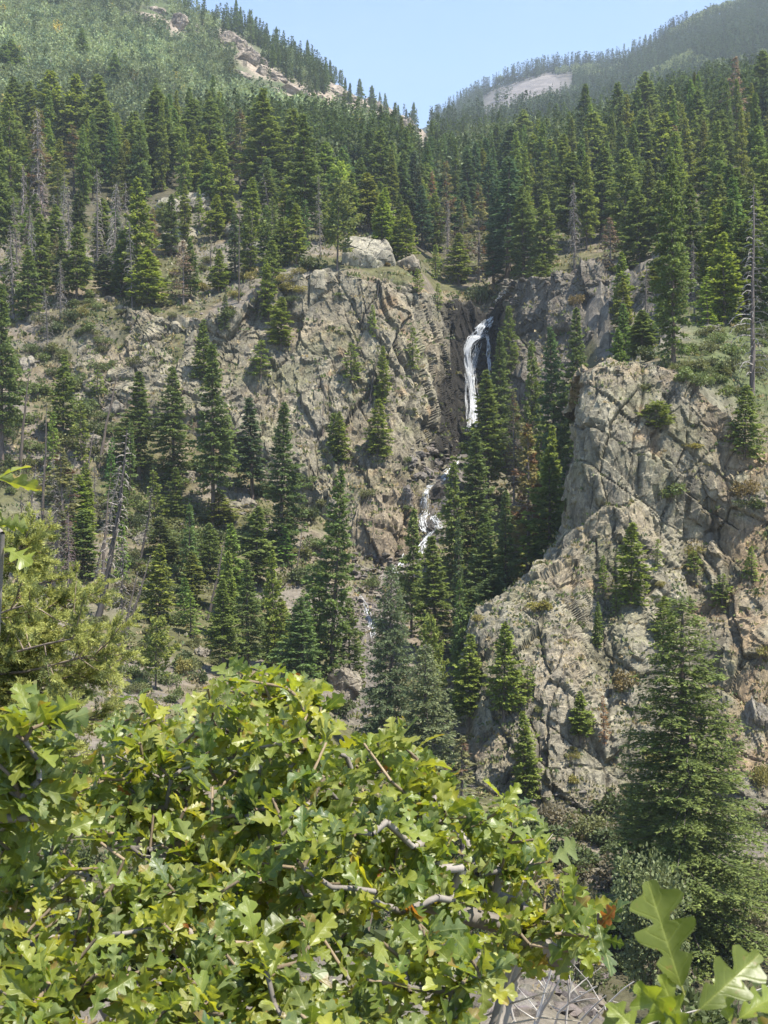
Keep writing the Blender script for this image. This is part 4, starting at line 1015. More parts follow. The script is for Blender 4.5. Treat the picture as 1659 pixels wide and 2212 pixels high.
# ------------------------------------------------------------------ rocks
def rock_mesh(name, rad, seed, mat=None, res=44, base=(0.30, 0.275, 0.24), fs=None, amp=0.16, sq=0.75, wet=0.0):
    rng = np.random.default_rng(seed)
    u = np.linspace(0, 2 * math.pi, res * 2 + 1)[:-1]; v = np.linspace(-math.pi / 2, math.pi / 2, res)
    U, Vv = np.meshgrid(u, v)
    p = np.stack([np.cos(Vv) * np.cos(U), np.cos(Vv) * np.sin(U), np.sin(Vv)], -1)
    p = np.sign(p) * np.abs(p) ** sq
    for _ in range(7):                                                   # plane cuts
        nrm = norm(rng.normal(size=3)); h = rng.uniform(0.55, 0.85); dd = (p * nrm).sum(-1) - h
        p = p - np.clip(dd, 0, None)[..., None] * nrm
    rad = np.array(rad, float); m = rad.mean(); V = p * rad
    N = norm(p / rad)
    S = V + rng.uniform(0, 50, 3); fs = fs or m * 0.8
    o1, t1, e1 = facets(S, (fs, fs, fs), seed); o2, t2, e2 = facets(S, (fs * .4,) * 3, seed + 4)
    f = fbm(S / (m * 0.35), seed, 4, 0.6)
    V = V + N * (m * amp * (0.7 * o1 + 0.9 * t1 + 0.3 * o2 + 0.4 * t2 + 0.25 * f - 0.5 * sstep(0.06, 0, e1)))[..., None]
    c = np.zeros(V.shape) + np.array(base); c = c * (1 + 0.15 * o1 + 0.12 * o2)[..., None]
    c = mixc(c, (0.30, 0.245, 0.18), sstep(0.0, 0.5, fbm(S / (m * .8), seed + 1, 3)) * 0.4)
    c = mixc(c, (0.19, 0.19, 0.115), sstep(0.15, 0.5, fbm(S / (m * .5), seed + 2, 3)) * 0.5)
    c = mixc(c, (0.05, 0.045, 0.045), np.full(c.shape[:2], wet))
    mb = MB(); n = res * 2
    i = np.arange(res * n).reshape(res, n); j = np.roll(i, -1, 1)
    mb.add(V.reshape(-1, 3), np.stack([i[:-1], j[:-1], j[1:], i[1:]], -1).reshape(-1, 4), np.clip(c, 0.01, 0.7).reshape(-1, 3))
    return mb.mesh(name, mat or M_STONE, False)

def rock(px, py, rx, ry, label, seed, rz=None, ry3=None, name='boulder', cat='rock', mat=None, base=(0.30, 0.275, 0.24), group=None, res=40, rot=None, wet=0.0, dep=0.9, amp=0.16, d=None, down=0.5, sq=0.75):
    """a rock of rx by ry picture units half size lying where the sight line meets the ground"""
    if d is None:
        h = hit(px, py) or hit(px, py + 14) or hit(px, py + 40); b = h[0]
    else: b = P(px, py, d)
    s = b[1] / FPX
    me = rock_mesh(name, (rx * s, rx * s * dep, ry * s), seed, mat, res, base, amp=amp, wet=wet, sq=sq)
    o = link(name, me, None, b + np.array([0, 0.3 * rx * s, (-down + 0.5) * ry * s]))
    o.rotation_euler = rot or (RNG.uniform(-.15, .15), RNG.uniform(-.25, .25), RNG.uniform(0, 6.28) if dep > 0.8 else 0)
    return tag(o, label, cat, group)

rock(740, 1498, 40, 46, 'big tilted boulder at the foot of the tallest mid slope fir', 1, res=70, rot=(0.1, 0.35, 0.4), base=(0.30, 0.27, 0.225), down=0.3)
# pale granite on the shelf above the cliff
rock(790, 560, 62, 62, 'smooth pale granite dome on top of the buttress', 2, d=198, res=70, base=(0.31, 0.29, 0.235), dep=1.1, amp=0.07, sq=0.95, down=0.5, name='granite_dome')
rock(885, 572, 34, 26, 'lower pale rock right of the granite dome', 3, d=200, res=40, base=(0.29, 0.255, 0.20), amp=0.1)
KN = [(365, 470, 40, 34, 'upper left block of the pale rock knoll'), (420, 452, 44, 30, 'top block of the pale rock knoll'), (392, 512, 46, 28, 'rounded middle block of the pale rock knoll'),
      (475, 482, 40, 34, 'right hand block of the pale rock knoll'), (520, 510, 34, 26, 'right end slab of the pale rock knoll'), (372, 545, 42, 20, 'lowest left slab of the pale rock knoll'), (560, 545, 30, 16, 'flat slab below the right end of the rock knoll')]
for i, (a, b, c, e, l) in enumerate(KN):
    rock(a, b, c, e, l, 20 + i, base=(0.27, 0.25, 0.20), res=46, name='granite_block', amp=0.12, dep=1.2, down=0.3)
RK = [(1640, 330, 60, 22, 'pale sloping slab at the right edge of the forest', 0.42), (1545, 712, 26, 10, 'pale boulder in the green thicket at right', 0.4), (210, 640, 26, 16, 'grey boulder on the left shelf', 0.25), (238, 650, 14, 9, 'small grey boulder beside the bigger one on the shelf', 0.25),
      (345, 660, 18, 9, 'flat stone on the shelf above the cliff band', 0.3), (244, 905, 30, 34, 'pale outcrop on the left slope under the cliff', 0.32), (190, 960, 26, 26, 'grey outcrop below the pale one on the left slope', 0.29),
      (362, 1245, 26, 16, 'overhanging pale slab low on the left slope', 0.33), (330, 1225, 20, 14, 'slab above the overhanging one on the left slope', 0.32), (300, 1170, 22, 20, 'stacked grey rocks beside the long leaning dead tree', 0.28),
      (410, 1035, 18, 20, 'pale rock fin under the long trunked fir', 0.36), (505, 1085, 34, 26, 'pale broken outcrop left of the column shaped fir', 0.34), (540, 1095, 16, 26, 'pointed pale rock beside the broken outcrop', 0.36),
      (436, 1415, 20, 18, 'pale rock above the oak leaves, left of centre', 0.38), (285, 1430, 24, 18, 'grey rock behind the oak leaves at left', 0.28), (60, 800, 24, 30, 'tan outcrop at the left edge of the slope', 0.36),
      (548, 890, 18, 16, 'dark knob of rock on the cliff behind the column shaped fir', 0.2), (1195, 555, 16, 14, 'grey rock under the firs of the right rim', 0.3), (1340, 745, 20, 14, 'grey block on the left shoulder of the crag', 0.27),
      (1372, 712, 18, 16, 'block above the left shoulder of the crag', 0.27), (600, 1310, 30, 22, 'pale earth covered outcrop behind the mid slope firs', 0.36), (1640, 1560, 34, 60, 'grey rock face at the right edge behind the spruce', 0.3)]
for i, (a, b, c, e, l, g) in enumerate(RK):
    rock(a, b, c, e, l, 50 + i, base=(g * .74, g * 0.67, g * 0.56), res=30)
# dark wet boulders of the lower cascade and the talus beside it
CB = [(905, 985, 20, 11, 0.2, 'flat brown boulder topmost of the heap beside the cascade'), (930, 975, 18, 8, 0.17, 'flat dark slab at the top of the cascade heap'), (890, 1003, 17, 14, 0.22, 'reddish block on the left of the cascade heap'),
      (945, 1002, 16, 10, 0.17, 'brown boulder in the middle of the cascade heap'), (968, 1010, 15, 12, 0.14, 'dark boulder at the right of the cascade heap'), (902, 1030, 18, 10, 0.2, 'rounded boulder low in the cascade heap'),
      (925, 1024, 13, 13, 0.18, 'tan wedge in the cascade heap'), (940, 1070, 40, 34, 0.07, 'great wet boulder that the lower cascade runs over'), (878, 1080, 18, 26, 0.2, 'brown pillar left of the lower cascade'),
      (970, 1110, 24, 36, 0.17, 'pale streaked boulder right of the lower cascade'), (930, 1150, 16, 12, 0.06, 'black wet stone at the foot of the lower cascade'), (905, 1140, 13, 10, 0.08, 'small wet stone left of the black one'), (955, 1165, 22, 10, 0.2, 'grey slab under the lower cascade')]
for i, (a, b, c, e, g, l) in enumerate(CB):
    rock(a, b, c, e, l, 90 + i, base=(g * 1.02, g * 0.92, g * 0.86), res=30, amp=0.18, down=0.35)

def stones(mb, b, s, rng, g):
    """one loose angular stone added to a rubble mesh"""
    p = norm(rng.normal(size=(9, 3))) * s * rng.uniform(0.6, 1.1, (9, 1)) * np.array([1.2, 1.0, 0.6])
    c = norm(np.cross(*rng.normal(size=(2, 3))))
    ph = np.arange(6) / 6 * 6.283 + rng.random(6) * 0.5
    ring = lambda r, z: np.stack([np.cos(ph) * r * rng.uniform(.7, 1.2, 6), np.sin(ph) * r * rng.uniform(.7, 1.2, 6), z + rng.normal(size=6) * 0.12], -1)
    V = np.concatenate([ring(0.8, -0.5), ring(1.1, 0.0), ring(0.65, 0.45), [[0, 0, 0.5]]]) * s * np.array([1.15, 0.95, rng.uniform(0.5, 0.9)])
    an = rng.uniform(0, 6.28); ca, sa = math.cos(an), math.sin(an); tl = rng.normal() * 0.3
    V = np.stack([V[:, 0] * ca - V[:, 1] * sa, V[:, 0] * sa + V[:, 1] * ca, V[:, 2] + tl * V[:, 0]], -1) + b
    i = np.arange(6); j = (i + 1) % 6
    F = np.concatenate([np.stack([i, j, j + 6, i + 6], -1), np.stack([i + 6, j + 6, j + 12, i + 12], -1)])
    mb.add(V, F, g); mb.f.append(np.stack([i + 12, j + 12, np.full(6, 18)], -1) + mb.n - len(V))

rng = np.random.default_rng(55)
TAL = [((760, 870), (1195, 1330), 320, (3, 11)), ((760, 850), (1300, 1420), 170, (3, 9)), ((880, 985), (950, 1050), 90, (3, 8)), ((60, 330), (780, 1150), 170, (2, 7)), ((270, 400), (1120, 1260), 90, (3, 9)), ((380, 640), (1080, 1440), 150, (2, 8)),
       ((180, 560), (640, 720), 120, (2, 6)), ((1060, 1110), (600, 670), 60, (3, 8)), ((380, 640), (510, 600), 60, (2, 6)), ((900, 1000), (1180, 1420), 90, (3, 8)), ((1260, 1480), (770, 830), 60, (2, 6)), ((1000, 1400), (1700, 1850), 130, (3, 10)), ((950, 1300), (2070, 2200), 140, (6, 40))]
mb = MB()
for (x0, x1), (y0, y1), n, (s0, s1) in TAL:
    for _ in range(n):
        px, py = rng.uniform(x0, x1), rng.uniform(y0, y1); h = hit(px, py)
        if h is None: continue
        s = s0 + (s1 - s0) * rng.random() ** 2.5
        g = rng.uniform(0.13, 0.27); stones(mb, h[0], s * h[0][1] / FPX, rng, (g, g * rng.uniform(0.84, 0.94), g * rng.uniform(0.7, 0.88)))
tag(link("rubble", mb.mesh("rubble", M_STONE, False)), kind="stuff")

# ------------------------------------------------------------------ the water
def ribbon(mb, path, n, seed, w0=0.05, spread=1.0, col=(0.90, 0.92, 0.94), wob=0.25, wmax=0.12):
    """falling water as many thin strands along a path of (px, py, distance, half width)"""
    r = np.random.default_rng(seed); Pth = np.array(path, float); m = 70
    k = np.linspace(0, len(Pth) - 1, m)
    for _ in range(n):
        a = r.uniform(0, 1); L = r.uniform(0.08, 0.34); a = a * (1 - L * 0.5) - 0.03
        sel = (k / (len(Pth) - 1) >= a) & (k / (len(Pth) - 1) <= a + L)
        if sel.sum() < 4: continue
        kk = k[sel]; q = pchip(np.arange(len(Pth)), Pth, kk)
        off = np.clip(r.normal() * 0.55, -1.1, 1.1); wv = off + wob * np.cumsum(r.normal(size=len(kk))) * 0.16
        q[:, 0] += wv * q[:, 3] * spread
        pts = P(q[:, 0], q[:, 1], q[:, 2] - r.uniform(0.05, 0.5))
        rad = r.uniform(0.25, 1) ** 1.5 * wmax * 0.72 * np.sin(np.linspace(0.1, 3.05, len(kk))) * r.uniform(0.35, 1.3, len(kk)) + 0.006
        tube(mb, pts, rad, 4, np.array(col) * r.uniform(0.8, 1.08))
        nd = 7; pk = pts[r.integers(0, len(pts), nd)] + r.normal(size=(nd, 3)) * np.array([0.16, 0.1, 0.16]); sz = r.uniform(0.03, 0.10, nd)
        sprays(mb, pk, r.normal(size=(nd, 3)), rvec(nd, r), sz, sz * 0.45, np.array(col))
def on_rock(path, lift=0.35):
    out = []
    for px, py, wd in path:
        h = hit(px, py); out.append((px, py, h[0][1] - lift, wd))
    return out
fall = bpy.data.objects.new("waterfall", None); COL.objects.link(fall)
fall.location = [float(t) for t in P(1020, 930, 196)]
tag(fall, 'white waterfall dropping down the dark wet notch between the cliffs', 'waterfall')
def under(name, mb, par):
    me = mb.mesh(name, M_WATER, True); o = link(name, me, par); o.matrix_parent_inverse = par.matrix_world.inverted()
    o.location = [-c for c in par.location]; o.matrix_parent_inverse.identity(); return o
mb = MB()
top = on_rock([(1062, 684, 5), (1050, 697, 11), (1038, 712, 16), (1030, 728, 21)])
ribbon(mb, top, 110, 1, wmax=0.13)
ribbon(mb, on_rock([(1046, 722, 8), (1030, 727, 16), (1014, 742, 7), (1008, 764, 7), (1010, 790, 7), (1016, 818, 6), (1020, 850, 6), (1022, 880, 7), (1022, 905, 9), (1020, 932, 11)]), 260, 2, wmax=0.13)
ribbon(mb, on_rock([(1052, 722, 5), (1056, 742, 4), (1054, 765, 4), (1056, 790, 4), (1058, 820, 5)]), 40, 3, wmax=0.1)
ribbon(mb, on_rock([(1036, 728, 10), (1030, 748, 10), (1026, 775, 8), (1022, 800, 6), (1020, 830, 5)]), 46, 4, wmax=0.08)
ribbon(mb, on_rock([(1012, 790, 2), (1007, 810, 2), (1006, 850, 2), (1008, 885, 2), (1008, 920, 4)]), 22, 5, wmax=0.06)
ribbon(mb, on_rock([(1024, 870, 4), (1028, 900, 5), (1026, 930, 7)]), 30, 6, wmax=0.11)
ribbon(mb, on_rock([(1046, 722, 10), (1028, 730, 20), (1014, 748, 11), (1008, 770, 11), (1012, 800, 10), (1018, 840, 9), (1022, 890, 11), (1020, 932, 14)]), 90, 7, spread=1.15, wmax=0.03, wob=0.4)
under('upper_drop', mb, fall)
mb = MB()
def hr(path, lift=0.4): return [(px, py, d - lift, w) for px, py, d, w in path]
BVW = bvh_of(*[o for o in COL.objects if o.type == 'MESH' and o.name.startswith('boulder') and False] or [ground])
def bvh_rocks():
    vs, fs, n = [], [], 0
    bpy.context.view_layer.update()
    for o in COL.objects:
        if o.type == 'MESH' and (o.name.split('.')[0] in ('boulder', 'granite_block', 'granite_dome', 'ground', 'cliff', 'crag')):
            me = o.data; v = np.empty(len(me.vertices) * 3, np.float32); me.vertices.foreach_get('co', v); v = v.reshape(-1, 3)
            M = np.array(o.matrix_world); v = v @ M[:3, :3].T + M[:3, 3]
            l = np.empty(len(me.loops), np.int32); me.loops.foreach_get('vertex_index', l)
            if len(l) % 4: continue
            vs.append(v); fs.append(l.reshape(-1, 4) + n); n += len(v)
    return BVHTree.FromPolygons(np.concatenate(vs).tolist(), np.concatenate(fs).tolist())
BVW = bvh_rocks()
def on_all(path, lift=0.3):
    return [(px, py, hit(px, py, BVW)[0][1] - lift, wd) for px, py, wd in path]
ribbon(mb, on_all([(992, 985, 4), (982, 1002, 6), (972, 1014, 7), (962, 1026, 8), (958, 1040, 8)]), 60, 11, wmax=0.12)
ribbon(mb, on_all([(934, 1048, 3), (926, 1052, 6), (920, 1066, 6), (918, 1084, 7), (914, 1102, 8)]), 70, 12, wmax=0.1)
ribbon(mb, on_all([(922, 1102, 9), (914, 1118, 11), (912, 1134, 9), (920, 1150, 6)]), 60, 13, wmax=0.11)
ribbon(mb, on_all([(934, 1112, 5), (940, 1124, 8), (948, 1134, 9), (950, 1142, 6)]), 46, 14, wmax=0.1)
ribbon(mb, on_all([(938, 1145, 3), (926, 1158, 5), (916, 1170, 6), (910, 1184, 8), (905, 1200, 7)]), 50, 15, wmax=0.12)
ribbon(mb, on_all([(880, 1195, 9), (866, 1215, 8), (850, 1240, 7)]), 26, 16, wmax=0.12)
under('lower_cascade', mb, fall)
mb = MB(); ribbon(mb, on_all([(1096, 628, 8), (1082, 640, 6), (1070, 655, 4)], 0.2), 24, 18, wmax=0.11); under('brink', mb, fall)
mb = MB()
ribbon(mb, on_all([(770, 1275, 6), (786, 1300, 8), (795, 1325, 8), (800, 1350, 9), (806, 1378, 9)], 0.15), 46, 17, wmax=0.07)
tag(link("stream", mb.mesh("stream", M_WATER, True)), 'white trickle of stream among the boulders below the cascade', 'stream')

# ------------------------------------------------------------------ shrubs
for k in range(4):
    PROTO['shrub%d' % k] = shrub(800 + k, 1.0, [0.9, 0.7, 1.1, 0.8][k], [7, 9, 6, 8][k], [800, 900, 700, 800][k], [0.16, 0.13, 0.18, 0.14][k])
GREEN, OLIVE, YEL, DARK, ORG, DRY = (0.27, 0.34, 0.11), (0.30, 0.32, 0.12), (0.48, 0.43, 0.12), (0.17, 0.22, 0.08), (0.37, 0.28, 0.11), (0.31, 0.27, 0.17)
def bush(px, py, w, h, tint, label, group=None, d=None, k=None):
    b = hit(px, py)[0] if d is None else drop(px, d)
    s = b[1] / FPX
    k = 'shrub%d' % (RNG.integers(4) if k is None else k); sm, fm, H0, W0 = PROTO[k]
    e = bpy.data.objects.new('shrub', None); COL.objects.link(e)
    e.location = [float(t) for t in b - np.array([0, 0, 0.15])]; e.rotation_euler = (0, 0, RNG.uniform(0, 6.28))
    e.scale = (w * s, w * s, h * s / H0 * 1.05)
    tag(e, label, 'shrub', group); link('stem', sm, e); f = link('foliage', fm, e); f.color = (*tint, 1)
    return e
SB = [(232, 1452, 30, 30, OLIVE, 'olive shrub at the foot of the thick dark dead trunk'), (272, 1462, 34, 26, GREEN, 'green shrub left of the pale sparse fir'), (312, 1472, 26, 24, DARK, 'dark shrub under the pale sparse fir'), (362, 1478, 30, 26, GREEN, 'green shrub right of the pale sparse fir'), (298, 1432, 26, 24, OLIVE, 'olive shrub behind the pale sparse fir'), (432, 1475, 26, 28, DARK, 'dark shrub right of the yellow green one'), (255, 1425, 24, 20, DRY, 'dry shrub by the dead trunks at left'),
      (352, 1150, 50, 34, OLIVE, 'large yellowish green shrub on the left slope'), (400, 1185, 46, 38, GREEN, 'green shrub right of the large yellowish one'), (440, 1215, 40, 36, DARK, 'dark green shrub on the mid left slope'),
      (90, 855, 34, 28, GREEN, 'green shrub on the upper left tan slope'), (170, 840, 30, 30, GREEN, 'pale green shrub under the cliff band at left'), (180, 900, 36, 36, GREEN, 'leafy green shrub beside the pale outcrop'),
      (395, 1455, 24, 36, YEL, 'yellow green shrub just above the oak leaves'), (420, 1395, 18, 18, OLIVE, 'small olive shrub beside the pale rock'), (340, 660, 46, 18, OLIVE, 'low shrub patch on the tan shelf'),
      (345, 620, 28, 22, GREEN, 'bright green shrub beneath the rock knoll'), (310, 650, 22, 18, YEL, 'yellowish shrub on the shelf left of the bright one'), (470, 620, 30, 20, OLIVE, 'olive shrub on the cliff top shelf'),
      (540, 590, 26, 14, YEL, 'yellow tinged shrub by the cliff edge'), (665, 585, 40, 26, DARK, 'dark bushy shrub on the rim of the buttress'), (770, 572, 34, 18, OLIVE, 'olive shrub in front of the granite dome'),
      (812, 570, 24, 16, OLIVE, 'shrub at the right foot of the granite dome'), (830, 575, 20, 10, ORG, 'orange tinged shrub on the buttress rim'), (1030, 655, 34, 34, DARK, 'dark brush overhanging the lip of the waterfall'), (1060, 640, 26, 22, DRY, 'grey brown brush right of the waterfall lip'),
      (1245, 660, 22, 22, ORG, 'orange shrub on top of the right canyon wall'), (1170, 1320, 34, 24, YEL, 'yellow shrub on the lower crag ledge'), (1035, 1340, 20, 14, YEL, 'small yellow shrub on the lower left corner of the crag'),
      (1090, 1255, 14, 18, YEL, 'small yellow bush beside the crag notch'), (1345, 1490, 34, 44, ORG, 'golden orange shrub beside the big spruce'), (1240, 1640, 18, 18, YEL, 'little golden shrub low on the crag'), (1235, 1690, 20, 18, YEL, 'second little golden shrub low on the crag'),
      (1270, 1810, 60, 50, OLIVE, 'yellowing shrub at the foot of the crag'), (1450, 1075, 40, 34, GREEN, 'dense green bush clinging to the crag'), (1505, 965, 34, 12, YEL, 'yellow green mat on the crag ledge'), (1610, 1075, 34, 34, ORG, 'dry orange shrub near the right edge of the crag'),
      (1625, 1100, 40, 24, DARK, 'dark prostrate bush under the dry orange shrub'), (1500, 1205, 24, 26, YEL, 'yellowing small bush on the crag above the spruce'), (1640, 1420, 26, 26, YEL, 'yellow shrub at the right edge beside the spruce'), (1390, 840, 20, 12, OLIVE, 'small olive tuft on top of the crag'),
      (1420, 1660, 30, 40, YEL, 'yellow bush half hidden behind the spruce'), (1650, 1700, 26, 40, YEL, 'golden bush at the right edge of the spruce'), (1400, 780, 34, 30, DARK, 'dark green bush at the foot of the crag top tree'), (1380, 750, 40, 34, DARK, 'grey green bush on the crag shoulder'),
      (795, 1075, 24, 18, OLIVE, 'small shrub in a crack low on the buttress'), (770, 800, 20, 18, OLIVE, 'olive bush on the buttress face'), (880, 1000, 12, 14, GREEN, 'bright little shrub left of the cascade heap'), (800, 1270, 22, 20, GREEN, 'fresh green shrub on the talus below the buttress'),
      (860, 1185, 14, 10, GREEN, 'green tuft at the foot of the buttress'), (730, 1545, 40, 34, DARK, 'dark shrub in front of the big boulder'), (1180, 1780, 40, 34, DRY, 'dry brush at the crag foot left of the yellowing shrub')]
for s in SB: bush(*s)
BAND = [((1470, 1659), (700, 860), 34, (18, 34), [GREEN, GREEN, OLIVE], 'leafy bright shrub of the thicket right of the crag top', 'shrubs of the thicket behind the crag'),
        ((0, 330), (900, 1420), 76, (15, 40), [OLIVE, GREEN, DARK, DRY], 'low shrub among the rocks of the lower left slope', 'shrubs of the lower left slope'),
        ((0, 460), (1390, 1580), 40, (16, 34), [OLIVE, GREEN, DARK], 'low shrub just above the oak leaves at left', 'shrubs above the oak leaves'),
        ((280, 720), (1020, 1440), 84, (15, 40), [OLIVE, GREEN, DARK], 'low shrub between the mid slope firs', 'shrubs among the mid slope firs'),
        ((150, 660), (555, 690), 54, (9, 22), [OLIVE, GREEN, YEL], 'small shrub on the shelf between cliff top and rock knoll', 'shrubs of the cliff top shelf'),
        ((0, 330), (640, 860), 40, (12, 28), [DARK, OLIVE, GREEN], 'shrub on the upper left slope under the dead trees', 'shrubs of the upper left slope'),
        ((1040, 1640), (1180, 1700), 22, (7, 16), [OLIVE, YEL, DARK], 'tuft of growth in the cracks of the crag', 'tufts on the crag'),
        ((1020, 1670), (1760, 2120), 90, (30, 75), [DARK, DARK, OLIVE, DRY], 'shaded brush on the canyon floor under the crag', 'brush of the canyon floor'),
        ((640, 960), (620, 1150), 16, (6, 14), [OLIVE, GREEN], 'tuft of growth in the cracks of the buttress', 'tufts on the buttress')]
for (x0, x1), (y0, y1), n, (s0, s1), tints, lab, grp in BAND:
    spots = sorted([(RNG.uniform(x0, x1), RNG.uniform(y0, y1), RNG.uniform(s0, s1), RNG.uniform(0.55, 0.95)) for _ in range(n)], key=lambda s: -s[2])
    for i, (px, py, w_, hr_) in enumerate(spots):
        ti = np.array(tints[RNG.integers(len(tints))]) * RNG.uniform(0.8, 1.2)
        if i < min(n * 0.58, 34): bush(px, py, w_, w_ * hr_, tuple(ti), lab, grp)
        else:
            h = hit(px, py)
            if h is not None:
                k = 'shrub%d' % RNG.integers(4); s = h[0][1] / FPX
                stuff_add(BRUSH, k, h[0], w_ * s, w_ * hr_ * s / PROTO[k][2], ti, 0.15)

# ground cover nobody could count
rng = np.random.default_rng(99); mb = MB()
ys = np.where(rng.random(15000) < 0.85, rng.uniform(430, 1800, 15000), rng.uniform(1750, 2150, 15000)); xs = rng.uniform(-10, 1670, 15000)
for px, py in zip(xs, ys):
    h = hit(px, py)
    if h is None or h[0][1] > 300 or h[1][2] < 0.45: continue
    s = h[0][1] / FPX; n = 9
    if fbm(h[0][None] / 9.0, 141, 3)[0] + 0.25 * rng.normal() < -0.30: continue
    c = np.array([(0.13, 0.16, 0.05), (0.20, 0.19, 0.08), (0.34, 0.27, 0.15), (0.07, 0.10, 0.035), (0.28, 0.25, 0.17)][rng.choice(5, p=[.3, .25, .15, .2, .1])])
    p = h[0] + rng.normal(size=(n, 3)) * np.array([7, 7, 0.5]) * s; p[:, 2] += 0.02
    sz = rng.uniform(4, 11, n) * s
    sprays(mb, p, rng.normal(size=(n, 3)) * 0.6 + [0, 0, 0.9], rvec(n, rng), sz, sz * 0.3, c * rng.uniform(0.7, 1.3, (n, 1)))
for _ in range(170):                                                     # brush of the near slope down to the creek
    px, d = RNG.uniform(-200, 1000), RNG.uniform(16, 84); k = 'shrub%d' % RNG.integers(4); r_ = RNG.uniform(0.7, 1.7)
    stuff_add(BRUSH, k, np.array([(px - CX) / FPX * d, d, gz(px, d)]), r_, r_ * RNG.uniform(0.8, 1.3), np.array([GREEN, DARK, OLIVE][RNG.integers(3)]) * RNG.uniform(0.7, 1.1), 0.2)
tag(link("brush", BRUSH.mesh("brush", M_BUSH, False)), kind="stuff")
tag(link("forest", FOREST.mesh("forest", M_NEEDLE, False)), kind="stuff")
tag(link("undergrowth", mb.mesh("undergrowth", M_BUSH, False)), kind="stuff")

# ------------------------------------------------------------------ far slopes
def mini(rng, H, R, n, base, kind):
    """a far tree in few faces: local points, ready to be moved"""
    m = MB()
    if kind == 'fir':
        t = rng.uniform(0.05, 1, n) ** 0.85; a = rng.uniform(0, 6.28, n); r = R * (1 - t) ** 0.8 * rng.uniform(0.3, 1, n)
        p = np.stack([np.cos(a) * r * 0.5, np.sin(a) * r * 0.5, t * H], -1)
        d = np.stack([np.cos(a), np.sin(a), -0.25 + 0.9 * t ** 3 + 0 * a], -1)
        sprays(m, p, d, norm(np.array([0, 0, 1.0]) + rng.normal(size=(n, 3)) * 0.5), np.maximum(r * 0.95, R * 0.3), np.maximum(r * 0.95, R * 0.3) * 0.45, np.array(base) * rng.uniform(0.7, 1.3, (n, 1)))
        tube(m, [[0, 0, -0.5], [0, 0, H]], [0.008 * H, 0.001 * H], 3, (0.07, 0.06, 0.05))
    else:
        dr = rvec(n, rng); p = np.array([0, 0, H * 0.68]) + dr * rng.uniform(0.4, 1.0, (n, 1)) * np.array([R, R, H * 0.34])
        sz = R * rng.uniform(0.3, 0.6, n)
        sprays(m, p, dr + rng.normal(size=(n, 3)) * 0.8, norm(np.array([0, 0, 0.7]) + rng.normal(size=(n, 3)) * 0.7), sz, sz * 0.42, np.array(base) * rng.uniform(0.75, 1.25, (n, 1)))
        tube(m, [[0, 0, -0.5], [rng.normal() * 0.1, 0, H * 0.5], [rng.normal() * 0.3, 0, H * 0.9]], [0.013 * H, 0.009 * H, 0.003 * H], 3, (0.42, 0.40, 0.36))
    return np.concatenate(m.v), m.f, np.concatenate(m.c)
def plant(mb, lib, b, s, ang, tint):
    V, Fs, C = lib; ca, sa = math.cos(ang), math.sin(ang)
    W = np.stack([V[:, 0] * ca - V[:, 1] * sa, V[:, 0] * sa + V[:, 1] * ca, V[:, 2]], -1) * s + b
    n0 = mb.n; mb.v.append(W); mb.n += len(W); mb.c.append(C * tint); mb.uv.append(np.zeros((len(W), 2)))
    for F in Fs: mb.f.append(F + n0)
rng = np.random.default_rng(4242)
FIRL = [mini(rng, 12, 2.2, 120, (0.10, 0.13, 0.05), 'fir') for _ in range(8)]
FIRS = [mini(rng, 17, 3.0, 80, (0.075, 0.10, 0.05), 'fir') for _ in range(8)]
ASPL = [mini(rng, 9, 2.1, 76, (0.195, 0.235, 0.12), 'asp') for _ in range(8)]
# aspens and brush of the left mountainside
RIBC = [(385, 70, 36), (345, 30, 30), (310, 46, 24), (500, 90, 44), (540, 130, 50), (590, 170, 44), (630, 204, 44), (520, 160, 30), (730, 210, 50), (770, 230, 50), (820, 246, 50), (870, 268, 40), (690, 228, 34)]
mb = MB(); cnt = 0
for _ in range(9000):
    px, py = rng.uniform(-20, 900), rng.uniform(-20, 330)
    h = hit(px, py)
    if h is None or h[0][1] < 285: continue
    b = h[0]; n = fbm(b[None] / 45.0, 301, 4)[0]
    if n < -0.22 + 0.15 * rng.normal(): continue
    ridge = px > 430 + (py) * 1.55
    if ridge and rng.random() < 0.75: continue
    if any((px - a) ** 2 + (py - q) ** 2 < (0.75 * c) ** 2 for a, q, c in RIBC): continue
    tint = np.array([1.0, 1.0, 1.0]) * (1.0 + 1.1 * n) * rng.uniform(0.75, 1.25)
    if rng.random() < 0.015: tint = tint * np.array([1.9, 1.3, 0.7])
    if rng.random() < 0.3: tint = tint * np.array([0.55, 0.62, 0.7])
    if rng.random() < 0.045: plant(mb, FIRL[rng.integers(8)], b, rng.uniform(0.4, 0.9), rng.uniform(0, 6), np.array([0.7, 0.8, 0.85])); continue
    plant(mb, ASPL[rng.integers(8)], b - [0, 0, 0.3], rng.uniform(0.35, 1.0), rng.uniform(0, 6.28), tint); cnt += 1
    if cnt > 3600: break
tag(link("aspen_thicket", mb.mesh("aspen_thicket", M_FAR, False)), kind="stuff")
